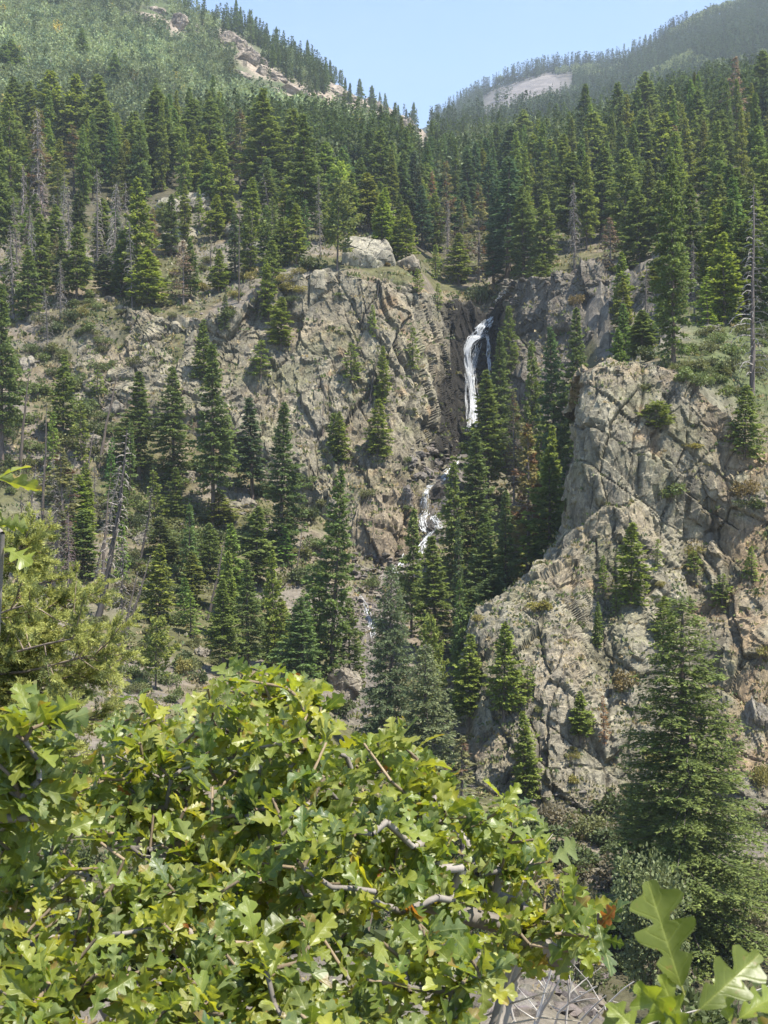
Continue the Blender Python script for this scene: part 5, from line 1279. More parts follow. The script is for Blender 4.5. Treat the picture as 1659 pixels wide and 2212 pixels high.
# pale rock ribs of the left ridge
RIB = [(385, 62, 22, 30, 'pale granite knob high on the left ridge'), (345, 25, 26, 12, 'pale slab left of the granite knob on the ridge'), (310, 40, 22, 14, 'small pale slab on the aspen slope below the ridge'), (296, 78, 10, 8, 'pale rock among the aspens'),
       (500, 90, 36, 18, 'grey rib of rock on the left ridge'), (540, 130, 44, 22, 'long rib of rock below the ridge firs'), (590, 165, 36, 18, 'middle of the rock rib descending the ridge'), (630, 198, 34, 16, 'lower part of the descending rock rib'), (520, 160, 24, 10, 'pale slab on the slope below the rib'),
       (730, 205, 40, 20, 'bright slab near the low end of the ridge'), (770, 225, 42, 22, 'large bright slab at the low end of the ridge'), (820, 240, 44, 20, 'bright slab running down to the notch of the valley'), (870, 262, 34, 16, 'lowest bright slab at the valley notch'), (690, 225, 30, 14, 'tan slab under the low ridge firs'), (226, 205, 9, 7, 'small pale rock low on the aspen slope')]
for i, (a, b, c, e, l) in enumerate(RIB):
    rock(a, b + 4, c, e, l, 150 + i, mat=M_GRAN, base=(0.33, 0.28, 0.235), res=28, name='granite_slab', rot=(0.25, 0.55 if c > 26 else 0.2, 0.0), dep=0.8, amp=0.14, down=0.25)
# ridge firs one can tell from the slope
RF = [(178, 60, 140, 17), (247, 115, 185, 18), (28, 85, 170, 26), (8, 95, 175, 22), (188, 25, 60, 8), (125, 85, 115, 9)]
LABR = ['dark conifer standing alone on the aspen slope', 'bushy dark pine lower right of the lone conifer on the aspen slope', 'dark conifer at the left edge of the aspen slope', 'second dark conifer at the left edge of the aspen slope', 'tiny conifer high on the aspen slope', 'small conifer left of the lone dark one on the slope']
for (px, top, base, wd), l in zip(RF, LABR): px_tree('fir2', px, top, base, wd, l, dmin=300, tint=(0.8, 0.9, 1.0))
for i in range(46):
    px = 425 + 470 * (i + RNG.random()) / 46
    ry = np.interp(px, [425, 470, 560, 650, 720, 800, 900], [-40, 0, 62, 112, 158, 216, 262])
    py = ry + abs(RNG.normal()) * 26 + 12; h = hit(px, py)
    if h is None: continue
    Hh = RNG.uniform(8, 15) * (1.3 if px < 560 else 1.0)
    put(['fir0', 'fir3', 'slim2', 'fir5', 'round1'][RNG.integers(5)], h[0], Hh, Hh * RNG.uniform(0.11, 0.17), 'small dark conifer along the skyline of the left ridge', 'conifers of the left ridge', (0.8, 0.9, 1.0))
mb = MB()
for _ in range(2600):
    px = rng.uniform(400, 900); ry = np.interp(px, [425, 470, 560, 650, 720, 800, 900], [-40, 0, 62, 112, 158, 216, 262])
    py = ry + abs(rng.normal()) * 34 + 5; h = hit(px, py)
    if px > 730 and rng.random() < 0.8: continue
    if h is None or h[0][1] < 300: continue
    if fbm(h[0][None] / 30.0, 33, 3)[0] < -0.25 or any((px - a) ** 2 + (py - 8 - q) ** 2 < (0.6 * c) ** 2 for a, q, c in RIBC): continue
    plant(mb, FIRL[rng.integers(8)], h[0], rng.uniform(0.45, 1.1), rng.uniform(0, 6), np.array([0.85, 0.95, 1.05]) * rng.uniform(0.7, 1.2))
for _ in range(2600):                                                    # upper valley and slopes behind the stands
    px, py = rng.uniform(430, 1400), rng.uniform(235, 420); h = hit(px, py)
    if h is None or h[0][1] < 290 or (px < 700 and py < 300) or (px < 930 and py < np.interp(px, RL[:, 0], RL[:, 1]) + 90 and rng.random() < 0.93): continue
    if rng.random() < 0.22: plant(mb, ASPL[rng.integers(8)], h[0], rng.uniform(0.6, 1.2), rng.uniform(0, 6), np.array([1, 1, 1]) * rng.uniform(0.6, 1.1))
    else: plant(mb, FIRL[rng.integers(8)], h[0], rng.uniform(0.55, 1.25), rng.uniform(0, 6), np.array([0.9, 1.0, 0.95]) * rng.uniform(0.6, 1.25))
for _ in range(1300):
    px, py = rng.uniform(1380, 1700), rng.uniform(120, 330); h = hit(px, py)
    if h is None or h[0][1] < 290: continue
    plant(mb, FIRL[rng.integers(8)], h[0], rng.uniform(0.7, 1.4), rng.uniform(0, 6), np.array([0.9, 1.0, 0.95]) * rng.uniform(0.6, 1.25))
for _ in range(700):                                                     # pale aspens in the middle of the valley
    px = rng.uniform(1000, 1400); py = rng.uniform(262, 310); h = hit(px, py)
    if h is None or h[0][1] < 380: continue
    plant(mb, ASPL[rng.integers(8)], h[0], rng.uniform(0.5, 0.95), rng.uniform(0, 6), np.array([1, 1, 1]) * rng.uniform(0.8, 1.2))
tag(link("valley_forest", mb.mesh("valley_forest", M_FAR, False)), kind="stuff")
mb = MB()
for _ in range(8500):
    px = rng.uniform(930, 1690); ry = np.interp(px, [940, 1000, 1080, 1180, 1300, 1380, 1480, 1580, 1660], [262, 225, 183, 152, 148, 122, 62, 20, -12])
    u = rng.random(); py = ry + (3 if u < 0.08 else 3 + rng.random() ** 0.9 * 150); h = hit(px, py, BVM)
    if h is None: continue
    b = h[0]
    if np.exp(-((px - 1140) / 95.0) ** 2) > 0.35 and 10 < py - ry < 78 and fbm(b[None] / 40.0, 71, 3)[0] < 0.42: continue
    asp = fbm(b[None] / 70.0, 72, 3)[0] > 0.28
    if asp: plant(mb, ASPL[rng.integers(8)], b, rng.uniform(0.9, 1.5), rng.uniform(0, 6), np.array([1, 1, .9]) * rng.uniform(0.8, 1.1))
    else: plant(mb, FIRS[rng.integers(8)], b, rng.uniform(0.6, 1.25), rng.uniform(0, 6), np.array([0.9, 1.0, 1.05]) * rng.uniform(0.7, 1.25))
tag(link("mountain_forest", mb.mesh("mountain_forest", M_FAR, False)), kind="stuff")

# ------------------------------------------------------------------ the near spruces
def big_spruce(seed, H, R, nb, base, tipc, h0=0.04, size=0.3, dens=1.0, droop=0.3, upt=0.22):
    """a near tree: boughs carry side branchlets, branchlets carry needle sprays"""
    rng = np.random.default_rng(seed); T, K = MB(), MB()
    z = np.linspace(0, H, 20)
    tube(T, np.stack([0.03 * np.sin(z), 0.03 * np.cos(z * .7), z], -1), 0.016 * H * (1 - z / H) ** 0.9 + 0.012, 10, (0.12, 0.095, 0.08))
    for i in range(nb):
        t = h0 + (1 - h0) * ((i + rng.random()) / nb) ** 0.9
        if t > 0.99: continue
        L = R * ((1 - t) ** 0.78 * (0.55 + 0.45 * min(1, t * 4 + 0.5)) + 0.02) * rng.uniform(0.7, 1.12)
        az = i * 2.39996 + rng.normal() * 0.3
        pitch = np.interp(t, [0, 0.4, 0.8, 1], [-0.12, 0.0, 0.35, 0.9]) + rng.normal() * 0.08
        c = branch_curve(rng, t * H, L, az, pitch, droop, upt, 10)
        tube(T, c, np.linspace(0.055, 0.01, 10) * (0.35 + 0.65 * L / R), 4, (0.13, 0.105, 0.09))
        nbl = max(3, int(L * 7.5 * dens))
        for q in range(nbl):
            s = 0.15 + 0.85 * (q + rng.random()) / nbl; sg = -1 if q % 2 else 1
            p0 = np.array([np.interp(s, np.linspace(0, 1, 10), c[:, k]) for k in range(3)])
            l = (0.40 * L * (1.05 - s) + 0.28) * rng.uniform(0.6, 1.15)
            a2 = az + sg * rng.uniform(0.5, 1.0)
            v = np.array([math.cos(a2), math.sin(a2), rng.normal() * 0.15 - 0.10])
            m = max(4, int(l * 15 * dens)); u = (np.arange(m) + rng.random(m)) / m
            pos = p0 + v * (u * l)[:, None] + np.array([0, 0, -1.0]) * (0.28 * l * u ** 2)[:, None] + rng.normal(size=(m, 3)) * 0.03
            sd = rng.choice([-1.0, 1.0], m)[:, None] * np.array([-math.sin(a2), math.cos(a2), 0]) * rng.uniform(0.3, 1.0, (m, 1))
            d = v * 0.8 + sd + np.array([0, 0, 1.0]) * (rng.normal(size=m) * 0.3 - 0.15)[:, None]
            sz = size * rng.uniform(0.6, 1.2, m)
            f = (np.clip(u * 1.3 - 0.35, 0, 1) * (0.4 + 0.6 * s))[:, None] * rng.uniform(0.4, 1, (m, 1))
            col = (np.array(base) * (1 - f) + np.array(tipc) * f) * np.array([2.9, 2.7, 2.1]) * rng.uniform(0.75, 1.25, (m, 1)) * rng.uniform(0.9, 1.1)
            sprays(K, pos, d, norm(np.array([0, 0, 1.0]) + rng.normal(size=(m, 3)) * 0.6), sz, sz * 0.2, col)
            sprays(K, pos, d + rng.normal(size=(m, 3)) * 0.6, norm(rng.normal(size=(m, 3)) + [0, 0, .5]), sz * 0.8, sz * 0.18, col)
    n = 30; zz = np.linspace(H * 0.95, H, n)
    sprays(K, np.stack([0 * zz, 0 * zz, zz], -1), np.stack([rng.normal(size=n) * .5, rng.normal(size=n) * .5, np.ones(n) * .8], -1), rvec(n, rng), size, size * 0.2, np.array(tipc) * 1.5)
    return T.mesh("trunk", M_BARK, True), K.mesh("crown", M_NEEDLE, False), H, R
PROTO['bigspruce'] = big_spruce(900, 22, 4.2, 260, (0.042, 0.060, 0.022), (0.085, 0.108, 0.036), size=0.21, dens=1.1)
PROTO['bluenear'] = big_spruce(901, 15, 3.6, 190, (0.048, 0.064, 0.040), (0.115, 0.130, 0.085), size=0.25, dens=0.95)
px_tree('bigspruce', 1487, 1285, 0, 235, 'great green spruce standing in front of the crag at right', d=67, name='spruce')
px_tree('bluenear', 922, 1395, 0, 118, 'silvery blue spruce rising behind the oak leaves', d=82, name='blue_spruce')
px_tree('bluenear', 843, 1222, 0, 96, 'taller dark blue spruce behind the silvery one', d=98, tint=(0.72, 0.8, 0.78), name='blue_spruce')
px_tree('dying0', 1000, 1590, 0, 60, 'grey thinning conifer low beside the silvery blue spruce', d=74)
px_tree('fir1', 1385, 1700, 0, 44, 'young dark fir at the left skirt of the great spruce', d=72, tint=DK1)

# a round leafed bush against the spruce
def leafy(seed, n=2600):
    return shrub(seed, 1.0, 1.6, 12, n, 0.13, (0.5, 0.5, 0.5), 0.25)
PROTO['shrub0b'] = leafy(880)
PROTO['tallbush'] = shrub(881, 2.0, 6.0, 22, 6500, 0.2, (0.5, 0.5, 0.5), 0.25)
def near_bush(px, py_top, w, d, H, tint, label):
    b = drop(px, d); zt = (CY - py_top) / FPX * d; sm, fm, H0, W0 = PROTO['tallbush']
    e = bpy.data.objects.new('shrub', None); COL.objects.link(e); e.location = [float(b[0]), float(b[1]), float(zt - H)]
    sw = w / FPX * d / 2.0; e.scale = (sw, sw, H / 6.2); tag(e, label, 'shrub'); link('stem', sm, e); f = link('foliage', fm, e); f.color = (*tint, 1); return e
e1 = near_bush(1415, 1840, 84, 55, 7.5, (0.34, 0.40, 0.17), 'pale green leafy shrub in front of the great spruce')
e2 = near_bush(1240, 1890, 70, 60, 6.0, (0.26, 0.25, 0.13), 'brownish brush below the crag, left of the pale green shrub')

# ------------------------------------------------------------------ oak scrub in front of the viewer
def leaf_shape(rng, lobes=3, wide=1.0, dp=0):
    """outline of one lobed leaf: stations along the midrib, half widths"""
    m = 25; s = np.linspace(0, 1, m)
    env = 0.215 * np.sin(math.pi * np.clip(s, 0, 1) ** 1.15) ** 0.75 + 0.015
    ph = rng.uniform(-0.06, 0.06)
    cut = 0.5 + 0.5 * np.cos((s * (lobes + 0.25) + ph) * 2 * math.pi + 0.5)
    dep = dp or rng.uniform(0.55, 0.82)
    cut = np.clip((cut - 0.22) / 0.78, 0, 1) ** 1.3
    wd = env * (1 - dep * cut * np.clip(s * 5 - 0.6, 0, 1) * np.clip((1 - s) * 6, 0.15, 1)) * 1.25
    wd = wd * wide
    wd[0] = 0.012; wd[-1] = 0.03
    return s, wd
class Leaves:
    def __init__(s): s.m = MB()
    def add(s, base, d, n, L, rng, col, stalk=0.08, wide=1.0, dp=0):
        st, wl = leaf_shape(rng, rng.choice([3, 3, 4]) if not dp else 3, wide, dp); _, wr = leaf_shape(rng, rng.choice([3, 3, 4]) if not dp else 3, wide, dp)
        d = norm(d); sd = norm(np.cross(d, n)); up = np.cross(sd, d)
        m = len(st); arch = rng.uniform(-0.15, 0.55); fold = rng.uniform(0.0, 0.65); wav = rng.uniform(0, 0.06); p1, p2 = rng.uniform(0, 6.28, 2)
        tw = rng.normal() * 0.5
        cols = []; uv = []
        for k, (sg, wd) in enumerate(((-1, wl), (-1, wl), (0, wl), (1, wr), (1, wr))):
            q = (1.0 if k in (0, 4) else 0.5) * sg
            fwd = st + abs(q) * wd * 0.36
            lat = q * wd
            z = -arch * st ** 2 + abs(lat) * fold + wav * np.sin(st * 17 + (p1 if sg < 0 else p2)) * abs(q) + lat * tw * st
            cols.append(d * (fwd * L)[:, None] + sd * (lat * L)[:, None] + up * (z * L)[:, None]); uv.append(np.stack([st, np.full(m, q)], -1))
        V = np.stack(cols, 1) + base + d * L * stalk
        F = grid_faces(m, 5)
        cv = np.broadcast_to(np.asarray(col, float), (m, 5, 3)).copy()
        if rng.random() < 0.16: cv[int(m * rng.uniform(0.72, 0.93)):] = cv[0] * 0.4 + np.array([0.15, 0.085, 0.03])
        s.m.add(V.reshape(-1, 3), F, cv.reshape(-1, 3), np.stack(uv, 1).reshape(-1, 2))
        tube(s.m, [base, base + d * L * stalk * 1.1], 0.012 * L, 3, (0.25, 0.22, 0.08))

LEAFC = np.array([(0.170, 0.210, 0.034), (0.105, 0.155, 0.034), (0.235, 0.255, 0.038), (0.33, 0.32, 0.045), (0.055, 0.092, 0.034), (0.16, 0.195, 0.065)])
LEAFP = [0.28, 0.22, 0.18, 0.09, 0.13, 0.10]
def inside(poly, x, y):
    r = False; j = len(poly) - 1
    for i in range(len(poly)):
        if (poly[i][1] > y) != (poly[j][1] > y) and x < (poly[j][0] - poly[i][0]) * (y - poly[i][1]) / (poly[j][1] - poly[i][1]) + poly[i][0]: r = not r
        j = i
    return r
def oak(name, label, poly, dfun, n, roots, seed, size=(0.046, 0.088), gap=26, thick=0.5, per=(4, 8), lim=None, barep=0.0):
    """an oak shrub: twig ends fill the crown, twigs join into stems, each twig end carries a rosette of leaves"""
    rng = np.random.default_rng(seed); xs = [p[0] for p in poly]; ys = [p[1] for p in poly]
    ends = []; tries = 0
    while len(ends) < n and tries < n * 40:
        tries += 1
        px, py = rng.uniform(min(xs), max(xs)), rng.uniform(min(ys), max(ys))
        if not inside(poly, px, py): continue
        d = dfun(px, py) + thick * (rng.random() ** 1.3 - 0.25)
        p = P(px, py, d)
        if any(((p - q) ** 2).sum() < (gap * d / FPX) ** 2 for q in ends): continue
        ends.append(p)
    ends = np.array(ends); roots = [np.array(r, float) for r in roots]
    nodes = []; par = []; 
    for r in roots:
        nodes.append(r); par.append(-1); top = r + np.array([rng.normal() * 0.1, rng.normal() * 0.1, 0.5])
        nodes.append(r * 0.5 + top * 0.5 + rng.normal(size=3) * 0.04); par.append(len(nodes) - 2)
        nodes.append(top); par.append(len(nodes) - 2)
    dist = np.min([np.linalg.norm(ends - r, axis=1) for r in roots], axis=0)
    order = np.argsort(dist); leafn = []
    for k in order:
        e = ends[k]; N = np.array(nodes)
        dd = np.linalg.norm(N - e, axis=1) + 0.25 * np.linalg.norm(N - roots[0], axis=1) * 0.0
        for r in range(len(roots)): dd[r * 3] += 9
        j = int(np.argmin(dd)); L = dd[j]; steps = max(1, int(L / 0.16)); a = nodes[j]; cur = j
        for s_ in range(1, steps + 1):
            t = s_ / steps; q = a + (e - a) * t + np.array([0, 0, -0.10 * L * math.sin(math.pi * t)]) + (rng.normal(size=3) * 0.025 * min(L, .5) if s_ < steps else 0)
            nodes.append(q); par.append(cur); cur = len(nodes) - 1
        leafn.append(cur)
    cnt = np.zeros(len(nodes))
    for k in leafn:
        c = k
        while c >= 0: cnt[c] += 1; c = par[c]
    B = MB(); rad = 0.0016 + 0.0018 * np.sqrt(cnt)
    rad = np.minimum(rad, 0.026)
    for r in range(1, len(roots)): tube(B, [roots[r - 1], (roots[r - 1] + roots[r]) / 2 - [0, 0, 0.15], roots[r]], [0.02, 0.025, 0.02], 5, (0.2, 0.18, 0.16))
    for k in range(len(nodes)):
        if par[k] < 0: continue
        thin = rad[k] < 0.005
        c = np.array((0.20, 0.155, 0.10) if thin else (0.22, 0.20, 0.18)) * rng.uniform(0.8, 1.2)
        tube(B, [nodes[par[k]], nodes[k]], [rad[par[k]] * 0.92 if rad[par[k]] < rad[k] * 2 else rad[k] * 1.2, rad[k]], 5, c)
    Lf = Leaves(); nl = 0
    for k in leafn:
        e = nodes[k]; tw = norm(e - nodes[par[k]]); m = rng.integers(*per)
        if rng.random() < barep: continue
        axis = norm(tw * 0.6 + np.array([0, -0.12, 0.7]) + rng.normal(size=3) * 0.5)
        a = norm(np.cross(axis, rng.normal(size=3))); b = np.cross(axis, a); cc = LEAFC[rng.choice(6, p=LEAFP)]
        for q in range(m):
            th = q * 2.4 + rng.normal() * 0.4; sp = rng.uniform(0.5, 1.45)
            d = axis * math.cos(sp) + (a * math.cos(th) + b * math.sin(th)) * math.sin(sp)
            d = norm(d + np.array([0, 0, -0.12])); nr = norm(axis * 0.7 + np.array([0, 0, 0.5]) + rng.normal(size=3) * 0.6)
            if abs((nr * d).sum()) > 0.93: nr = norm(nr + np.array([0.5, -0.5, 0.3]))
            col = (cc * 0.6 + LEAFC[rng.choice(6, p=LEAFP)] * 0.4) * rng.uniform(0.8, 1.2)
            if rng.random() < 0.004: col = np.array([0.30, 0.11, 0.04])
            L = rng.uniform(*size); back = e - tw * rng.uniform(0, 0.07)
            Lf.add(back, d, nr, L, rng, col); nl += 1
    r0 = roots[0]
    o = bpy.data.objects.new(name, None); COL.objects.link(o); o.location = [float(t) for t in r0]; tag(o, label, 'oak shrub')
    for nm, me in (('branches', B.mesh('branches', M_BARK, True)), ('foliage', Lf.m.mesh('foliage', M_LEAF, True))):
        c = link(nm, me, o); c.location = [-float(t) for t in r0]
    return o, nl
def gr(px, d): return np.array([(px - CX) / FPX * d, d, gz(px, d) - 0.1])
MAIN = [(228, 1590), (262, 1530), (300, 1492), (345, 1500), (400, 1535), (440, 1500), (470, 1452), (520, 1425), (560, 1432), (610, 1448), (668, 1490), (700, 1530), (700, 1570), (780, 1580), (800, 1560), (838, 1545), (850, 1572), (900, 1610), (930, 1640), (985, 1680), (1000, 1725), (1040, 1760), (1075, 1735), (1110, 1722), (1150, 1750), (1195, 1775), (1215, 1830), (1205, 1880), (1250, 1910), (1310, 1965), (1325, 2010), (1290, 2070), (1225, 2075), (1170, 2010), (1120, 2080), (1090, 2060), (1040, 2000), (960, 1960), (900, 1990), (800, 1950), (690, 1960), (600, 1920), (480, 1900), (360, 1880), (250, 1860), (180, 1780), (150, 1700), (190, 1640)]
dm = lambda x, y: np.interp(y, [1400, 1600, 1800, 2100], [3.5, 3.25, 3.0, 2.75]) + 0.25 * math.sin(x / 140.0)
n_l = []
_, k_ = oak('oak_shrub', 'wide glossy oak shrub filling the middle foreground', MAIN, dm, 470, [gr(520, 3.4), gr(760, 3.3), gr(1000, 3.2)], 1, gap=17, thick=0.65); n_l.append(k_)
LFT = [(-40, 1570), (30, 1550), (90, 1545), (125, 1575), (110, 1640), (140, 1670), (130, 1720), (60, 1780), (-40, 1800)]
_, k_ = oak('oak_shrub', 'yellow green oak branch with big leaves at the left edge', LFT, lambda x, y: 2.5 + 0.0 * y, 46, [gr(-120, 2.6)], 2, (0.058, 0.095), gap=22, thick=0.35); n_l.append(k_)
LFU = [(-60, 1010), (15, 1000), (40, 1090), (30, 1170), (-60, 1220)]
_, k_ = oak('oak_shrub', 'high oak twig with a few leaves cut by the left edge', LFU, lambda x, y: 2.4, 6, [gr(-330, 2.5)], 3, (0.055, 0.085), gap=34, thick=0.25, per=(3, 6)); n_l.append(k_)
LOW = [(-60, 1720), (60, 1740), (200, 1770), (330, 1830), (450, 1870), (560, 1870), (640, 1930), (780, 1960), (900, 1985), (960, 2010), (1030, 2040), (1060, 2110), (1020, 2160), (990, 2215), (990, 2330), (-60, 2330)]
_, k_ = oak('oak_shrub', 'low oak scrub crossing the bottom of the picture', LOW, lambda x, y: np.interp(y, [1720, 2000, 2330], [2.95, 2.55, 2.15]), 440, [gr(150, 2.3), gr(500, 2.2), gr(820, 2.2)], 4, (0.045, 0.082), gap=18, thick=0.55); n_l.append(k_)
# sprig close to the lens, lower right
def sprig():
    rng = np.random.default_rng(12); d0 = 1.08; Lf = Leaves(); B = MB()
    root = P(1500, 2500, d0 + 0.1); stem = [root, P(1490, 2360, d0), P(1475, 2235, d0 - 0.02)]
    st2 = [P(1490, 2360, d0), P(1560, 2270, d0 + 0.03), P(1590, 2200, d0 + 0.03)]; st3 = [root, P(1400, 2330, d0 + 0.06), P(1385, 2240, d0 + 0.06)]
    for s_ in (stem, st2, st3): tube(B, s_, [0.004, 0.003, 0.002], 6, (0.26, 0.2, 0.1))
    n0 = norm(np.array([-0.1, -0.9, 0.5]))
    bright, mid = np.array([0.17, 0.21, 0.035]), np.array([0.115, 0.145, 0.022])
    spec = [((1478, 2150), (1398, 1895), mid, n0), ((1500, 2190), (1650, 2055), mid, norm(np.array([0.3, -0.7, 0.7]))), ((1475, 2235), (1370, 2120), bright, norm(np.array([-0.5, -0.8, 0.4]))), ((1480, 2240), (1430, 2105), bright, norm(np.array([0.2, -0.9, 0.3]))),
            ((1590, 2205), (1690, 2130), bright, norm(np.array([0.3, -0.6, 0.8]))), ((1580, 2215), (1545, 2110), bright, n0), ((1385, 2245), (1300, 2185), mid, norm(np.array([-0.3, -0.5, 0.8]))), ((1390, 2250), (1330, 2160), bright, norm(np.array([0.2, -0.8, 0.6]))),
            ((1490, 2290), (1440, 2180), bright, norm(np.array([0.0, -0.6, 0.8]))), ((1560, 2270), (1640, 2215), mid, norm(np.array([0.0, -0.5, 0.9]))), ((1400, 2320), (1310, 2230), bright, norm(np.array([0.0, -0.6, 0.8]))), ((1540, 2290), (1500, 2200), bright, n0), ((1600, 2290), (1680, 2200), mid, n0)]
    for (a, b, c, nr) in spec:
        da = d0 + rng.normal() * 0.02; A = P(*a, da); E = P(*b, da + rng.normal() * 0.02); v = E - A
        Lf.add(A, v, norm(nr - v * (nr @ v) / (v @ v)), np.linalg.norm(v) / 1.12, rng, c * rng.uniform(0.9, 1.15), 0.08, 1.08, 0.78)
    o = bpy.data.objects.new('oak_sprig', None); COL.objects.link(o); o.location = [float(t) for t in root]; tag(o, 'oak sprig close to the lens with one tall lobed leaf, lower right', 'oak sprig')
    for nm, me in (('twig', B.mesh('twig', M_BARK, True)), ('foliage', Lf.m.mesh('foliage', M_LEAF, True))):
        c = link(nm, me, o); c.location = [-float(t) for t in root]
sprig()
# bleached dead twigs at the lower middle
def dead_twigs(seed, root, tips, label, col=(0.50, 0.47, 0.43), r0=0.010):
    rng = np.random.default_rng(seed); B = MB(); R0 = np.array(root)
    for (px, py, d) in tips:
        e = P(px, py, d); m = 9; t = np.linspace(0, 1, m)[:, None]
        c = R0 * (1 - t) + e * t + np.cumsum(rng.normal(size=(m, 3)), 0) * 0.012 * np.linalg.norm(e - R0) * np.sin(math.pi * t)
        tube(B, c, np.linspace(r0, r0 * 0.3, m), 5, np.array(col) * rng.uniform(0.7, 1.1))
        for _ in range(3):
            k = rng.integers(3, m); dv = norm(e - R0 + rng.normal(size=3) * np.linalg.norm(e - R0) * 0.7); l = rng.uniform(0.08, 0.28)
            tube(B, [c[k], c[k] + dv * l * .5 + rng.normal(size=3) * .015, c[k] + dv * l], [r0 * .4, r0 * .3, r0 * .15], 4, np.array(col) * rng.uniform(0.7, 1.1))
    o = tag(link('dead_branch', B.mesh('dead_branch', M_DEAD, True)), label, 'dead branch'); return o
dead_twigs(1, gr(1130, 5.5) , [(1232, 2085, 5.2), (1195, 2080, 5.4), (1290, 2130, 5.0), (1180, 2130, 5.6), (1095, 2090, 5.6)], 'bleached dead oak branch fanning up beside the bare earth')
dead_twigs(2, gr(1220, 6.2), [(1310, 2150, 6), (1370, 2120, 6.0), (1240, 2110, 6.2), (1660, 2130, 6)], 'second bleached dead branch right of the fanning one', r0=0.009)
dead_twigs(3, gr(900, 3.6), [(1085, 1865, 3.3), (1110, 1960, 3.2), (1200, 2000, 3.2), (960, 1985, 3.2), (1150, 1990, 3.1)], 'pale dry branch showing through the oak leaves', col=(0.42, 0.38, 0.33), r0=0.008)
dead_twigs(4, gr(420, 3.4), [(425, 1755, 3.3), (520, 1770, 3.35), (560, 1700, 3.3), (330, 1850, 3.2), (40, 1850, 3.0)], 'dark oak stems showing between the leaves', col=(0.16, 0.14, 0.125), r0=0.013)

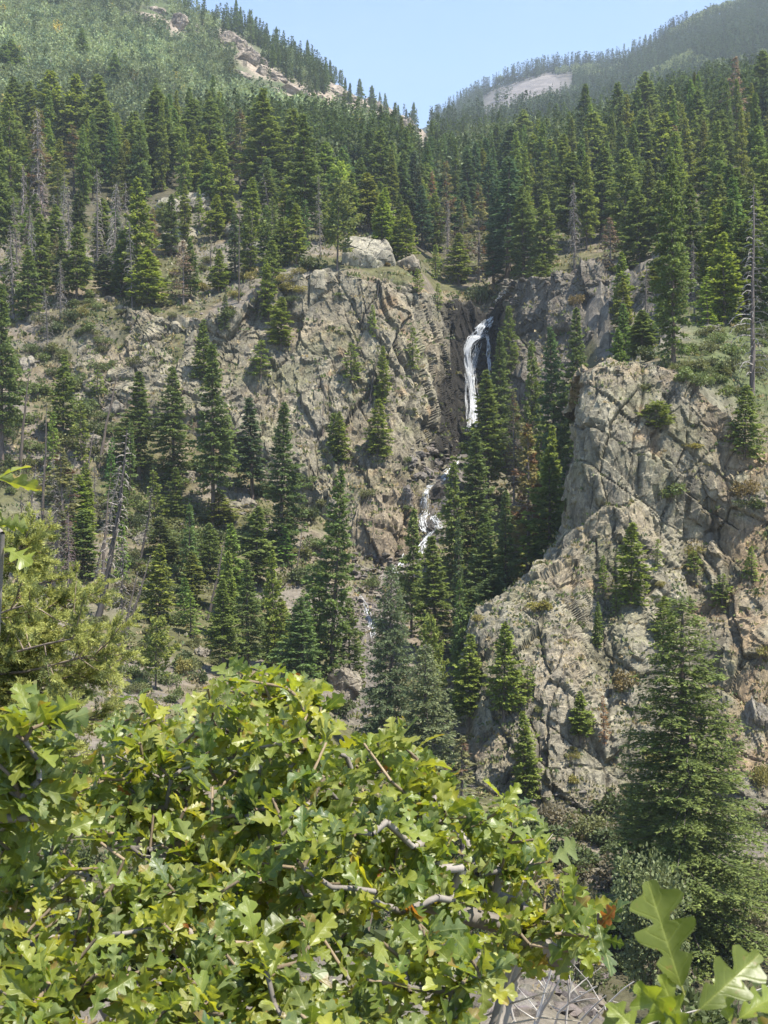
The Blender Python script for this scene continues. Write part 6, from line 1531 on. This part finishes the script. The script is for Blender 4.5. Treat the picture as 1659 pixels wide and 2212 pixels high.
# boughs of a fir at the left, hung with cones
def fir_boughs():
    rng = np.random.default_rng(33); W_, K = MB(), MB(); d0 = 7.5
    root = P(-380, 1500, d0 + 0.3); base = np.array([root[0], root[1], gz(-380, d0) - 0.2])
    tube(W_, [base, root, root + np.array([0, 0, 2.2])], [0.16, 0.12, 0.07], 9, (0.15, 0.12, 0.10))
    limbs = [((60, 1210), 0), ((120, 1245), 0.2), ((10, 1190), -.1), ((180, 1335), 0.1), ((215, 1395), 0), ((195, 1300), 0.3), ((230, 1455), 0.15), ((150, 1380), -.2), ((80, 1300), -.2), ((120, 1470), 0.1), ((210, 1560), 0), ((60, 1560), .2), ((270, 1640), 0.1), ((180, 1650), -.1), ((20, 1400), 0), ((130, 1550), -.2), ((40, 1650), 0.1), ((300, 1720), 0.2), ((120, 1290), 0.15), ((165, 1440), .3), ((90, 1380), .1)]
    cones = []
    for (px, py), dz in limbs:
        e = P(px, py, d0 + dz * 2.5); s0 = root + np.array([0, 0, 1.0]) * ((e[2] - root[2]) * 0.75 + rng.normal() * 0.1 + 0.1)
        m = 12; t = np.linspace(0, 1, m)[:, None]
        c = s0 * (1 - t) + e * t + np.array([0, 0, 1.0]) * (-0.16 * np.sin(math.pi * t)) + np.cumsum(rng.normal(size=(m, 3)), 0) * 0.01
        tube(W_, c, np.linspace(0.022, 0.004, m), 5, (0.17, 0.14, 0.115))
        for b in range(30):
            u = rng.uniform(0.42, 1.0) if b else 1.0
            p0 = np.array([np.interp(u, t[:, 0], c[:, k]) for k in range(3)])
            v = norm(norm(e - s0) * 0.6 + rng.normal(size=3) * np.array([0.55, 0.55, 0.4]) + [0, 0, 0.18]); l = rng.uniform(0.14, 0.34)
            sub = [p0, p0 + v * l * 0.5 + [0, 0, -0.01], p0 + v * l + [0, 0, 0.02]]
            tube(W_, sub, [0.006, 0.004, 0.002], 3, (0.19, 0.15, 0.11))
            for sh in range(8):
                q0 = p0 + v * l * rng.uniform(0.25, 1.0); w_ = norm(v + rng.normal(size=3) * 0.6) if sh else v; sl = rng.uniform(0.06, 0.13)
                n = 54; uu = rng.random(n); pos = q0 + w_ * (uu * sl)[:, None]
                a = norm(np.cross(w_, rng.normal(size=3))); bb = np.cross(w_, a); th = rng.uniform(0, 6.28, n)
                rdl = a * np.cos(th)[:, None] + bb * np.sin(th)[:, None]; dd = rdl * 0.8 + w_ * (0.55 + 0.3 * uu)[:, None] + [0, 0, 0.15]
                tipc = np.array((0.36, 0.38, 0.12)) if rng.random() < 0.7 else np.array((0.16, 0.19, 0.07))
                sprays(K, pos, dd, rvec(n, rng), rng.uniform(0.022, 0.034, n), 0.0030, tipc * rng.uniform(0.75, 1.25, (n, 1)))
            if rng.random() < 0.06: cones.append(p0 + v * l * 0.6)
    o = bpy.data.objects.new('fir', None); COL.objects.link(o); o.location = [float(t) for t in base]
    tag(o, 'near fir boughs with yellow green needles and brown cones at the left edge', 'tree')
    for nm, me in (('branches', W_.mesh('branches', M_BARK, True)), ('needles', K.mesh('needles', M_NEEDLE, False))):
        c = link(nm, me, o); c.location = [-float(t) for t in base]
    cm = MB(); zz = np.linspace(0, -0.07, 9)
    for k in range(8):
        a = np.arange(7) / 7 * 6.28 + k * 0.45; r = 0.017 * math.sin(math.pi * (k + 0.8) / 9) + 0.003
        sprays(cm, np.stack([0 * a, 0 * a, zz[k] + 0 * a], -1), np.stack([np.cos(a), np.sin(a), -0.5 + 0 * a], -1), np.tile([0, 0, 1.0], (7, 1)), r * 1.3, r * 0.5, (0.20, 0.125, 0.07))
    tube(cm, [[0, 0, 0.01], [0, 0, -0.03], [0, 0, -0.07]], [0.004, 0.012, 0.004], 6, (0.13, 0.08, 0.05))
    cme = cm.mesh('cone', M_BARK, True)
    for p in cones[:18]:
        c = link('cone', cme, o); c.location = [float(t) for t in p - base]
fir_boughs()
# soft dark brush between the viewer and the canyon, seen through the leaves
for (px, d, w_, H, tint, lab) in [(700, 14, 300, 2.0, DARK, 'dark brush below the viewpoint behind the oak leaves'), (300, 15, 300, 2.2, DARK, 'dark brush below the viewpoint at left'), (980, 16, 230, 2.0, (0.15, 0.17, 0.08), 'dull brush beyond the pale dry branch'), (1180, 26, 150, 3.0, (0.13, 0.15, 0.07), 'shaded brush on the slope above the dead branches'), (1560, 24, 160, 3.0, DARK, 'dark brush under the great spruce')]:
    b = drop(px, d); sm, fm, H0, W0 = PROTO['shrub0b']
    e = bpy.data.objects.new('shrub', None); COL.objects.link(e); e.location = [float(t) for t in b - np.array([0, 0, 0.2])]; sw = w_ / FPX * d; e.scale = (sw, sw * 0.7, H / 1.75)
    tag(e, lab, 'shrub'); link('stem', sm, e); f = link('foliage', fm, e); f.color = (*tint, 1)

# ------------------------------------------------------------------ the air between
HB = MB()
x0, x1, y0, y1, z0, z1 = -2600.0, 2600.0, -60.0, 2400.0, -60.0, 900.0
V = np.array([[x, y, z] for z in (z0, z1) for y in (y0, y1) for x in (x0, x1)])
HB.add(V, np.array([[0, 2, 3, 1], [4, 5, 7, 6], [0, 1, 5, 4], [2, 6, 7, 3], [0, 4, 6, 2], [1, 3, 7, 5]]))
hz = NT("air"); pv = hz.n('VolumePrincipled'); pv.inputs['Color'].default_value = (0.78, 0.88, 1.0, 1); pv.inputs['Density'].default_value = HAZE; pv.inputs['Anisotropy'].default_value = 0.25
hz.t.links.new(pv.outputs[0], hz.out.inputs['Volume'])
hz.m.cycles.homogeneous_volume = True if hasattr(hz.m.cycles, 'homogeneous_volume') else False
tag(link("haze", HB.mesh("haze", hz.m, False)), kind="stuff")
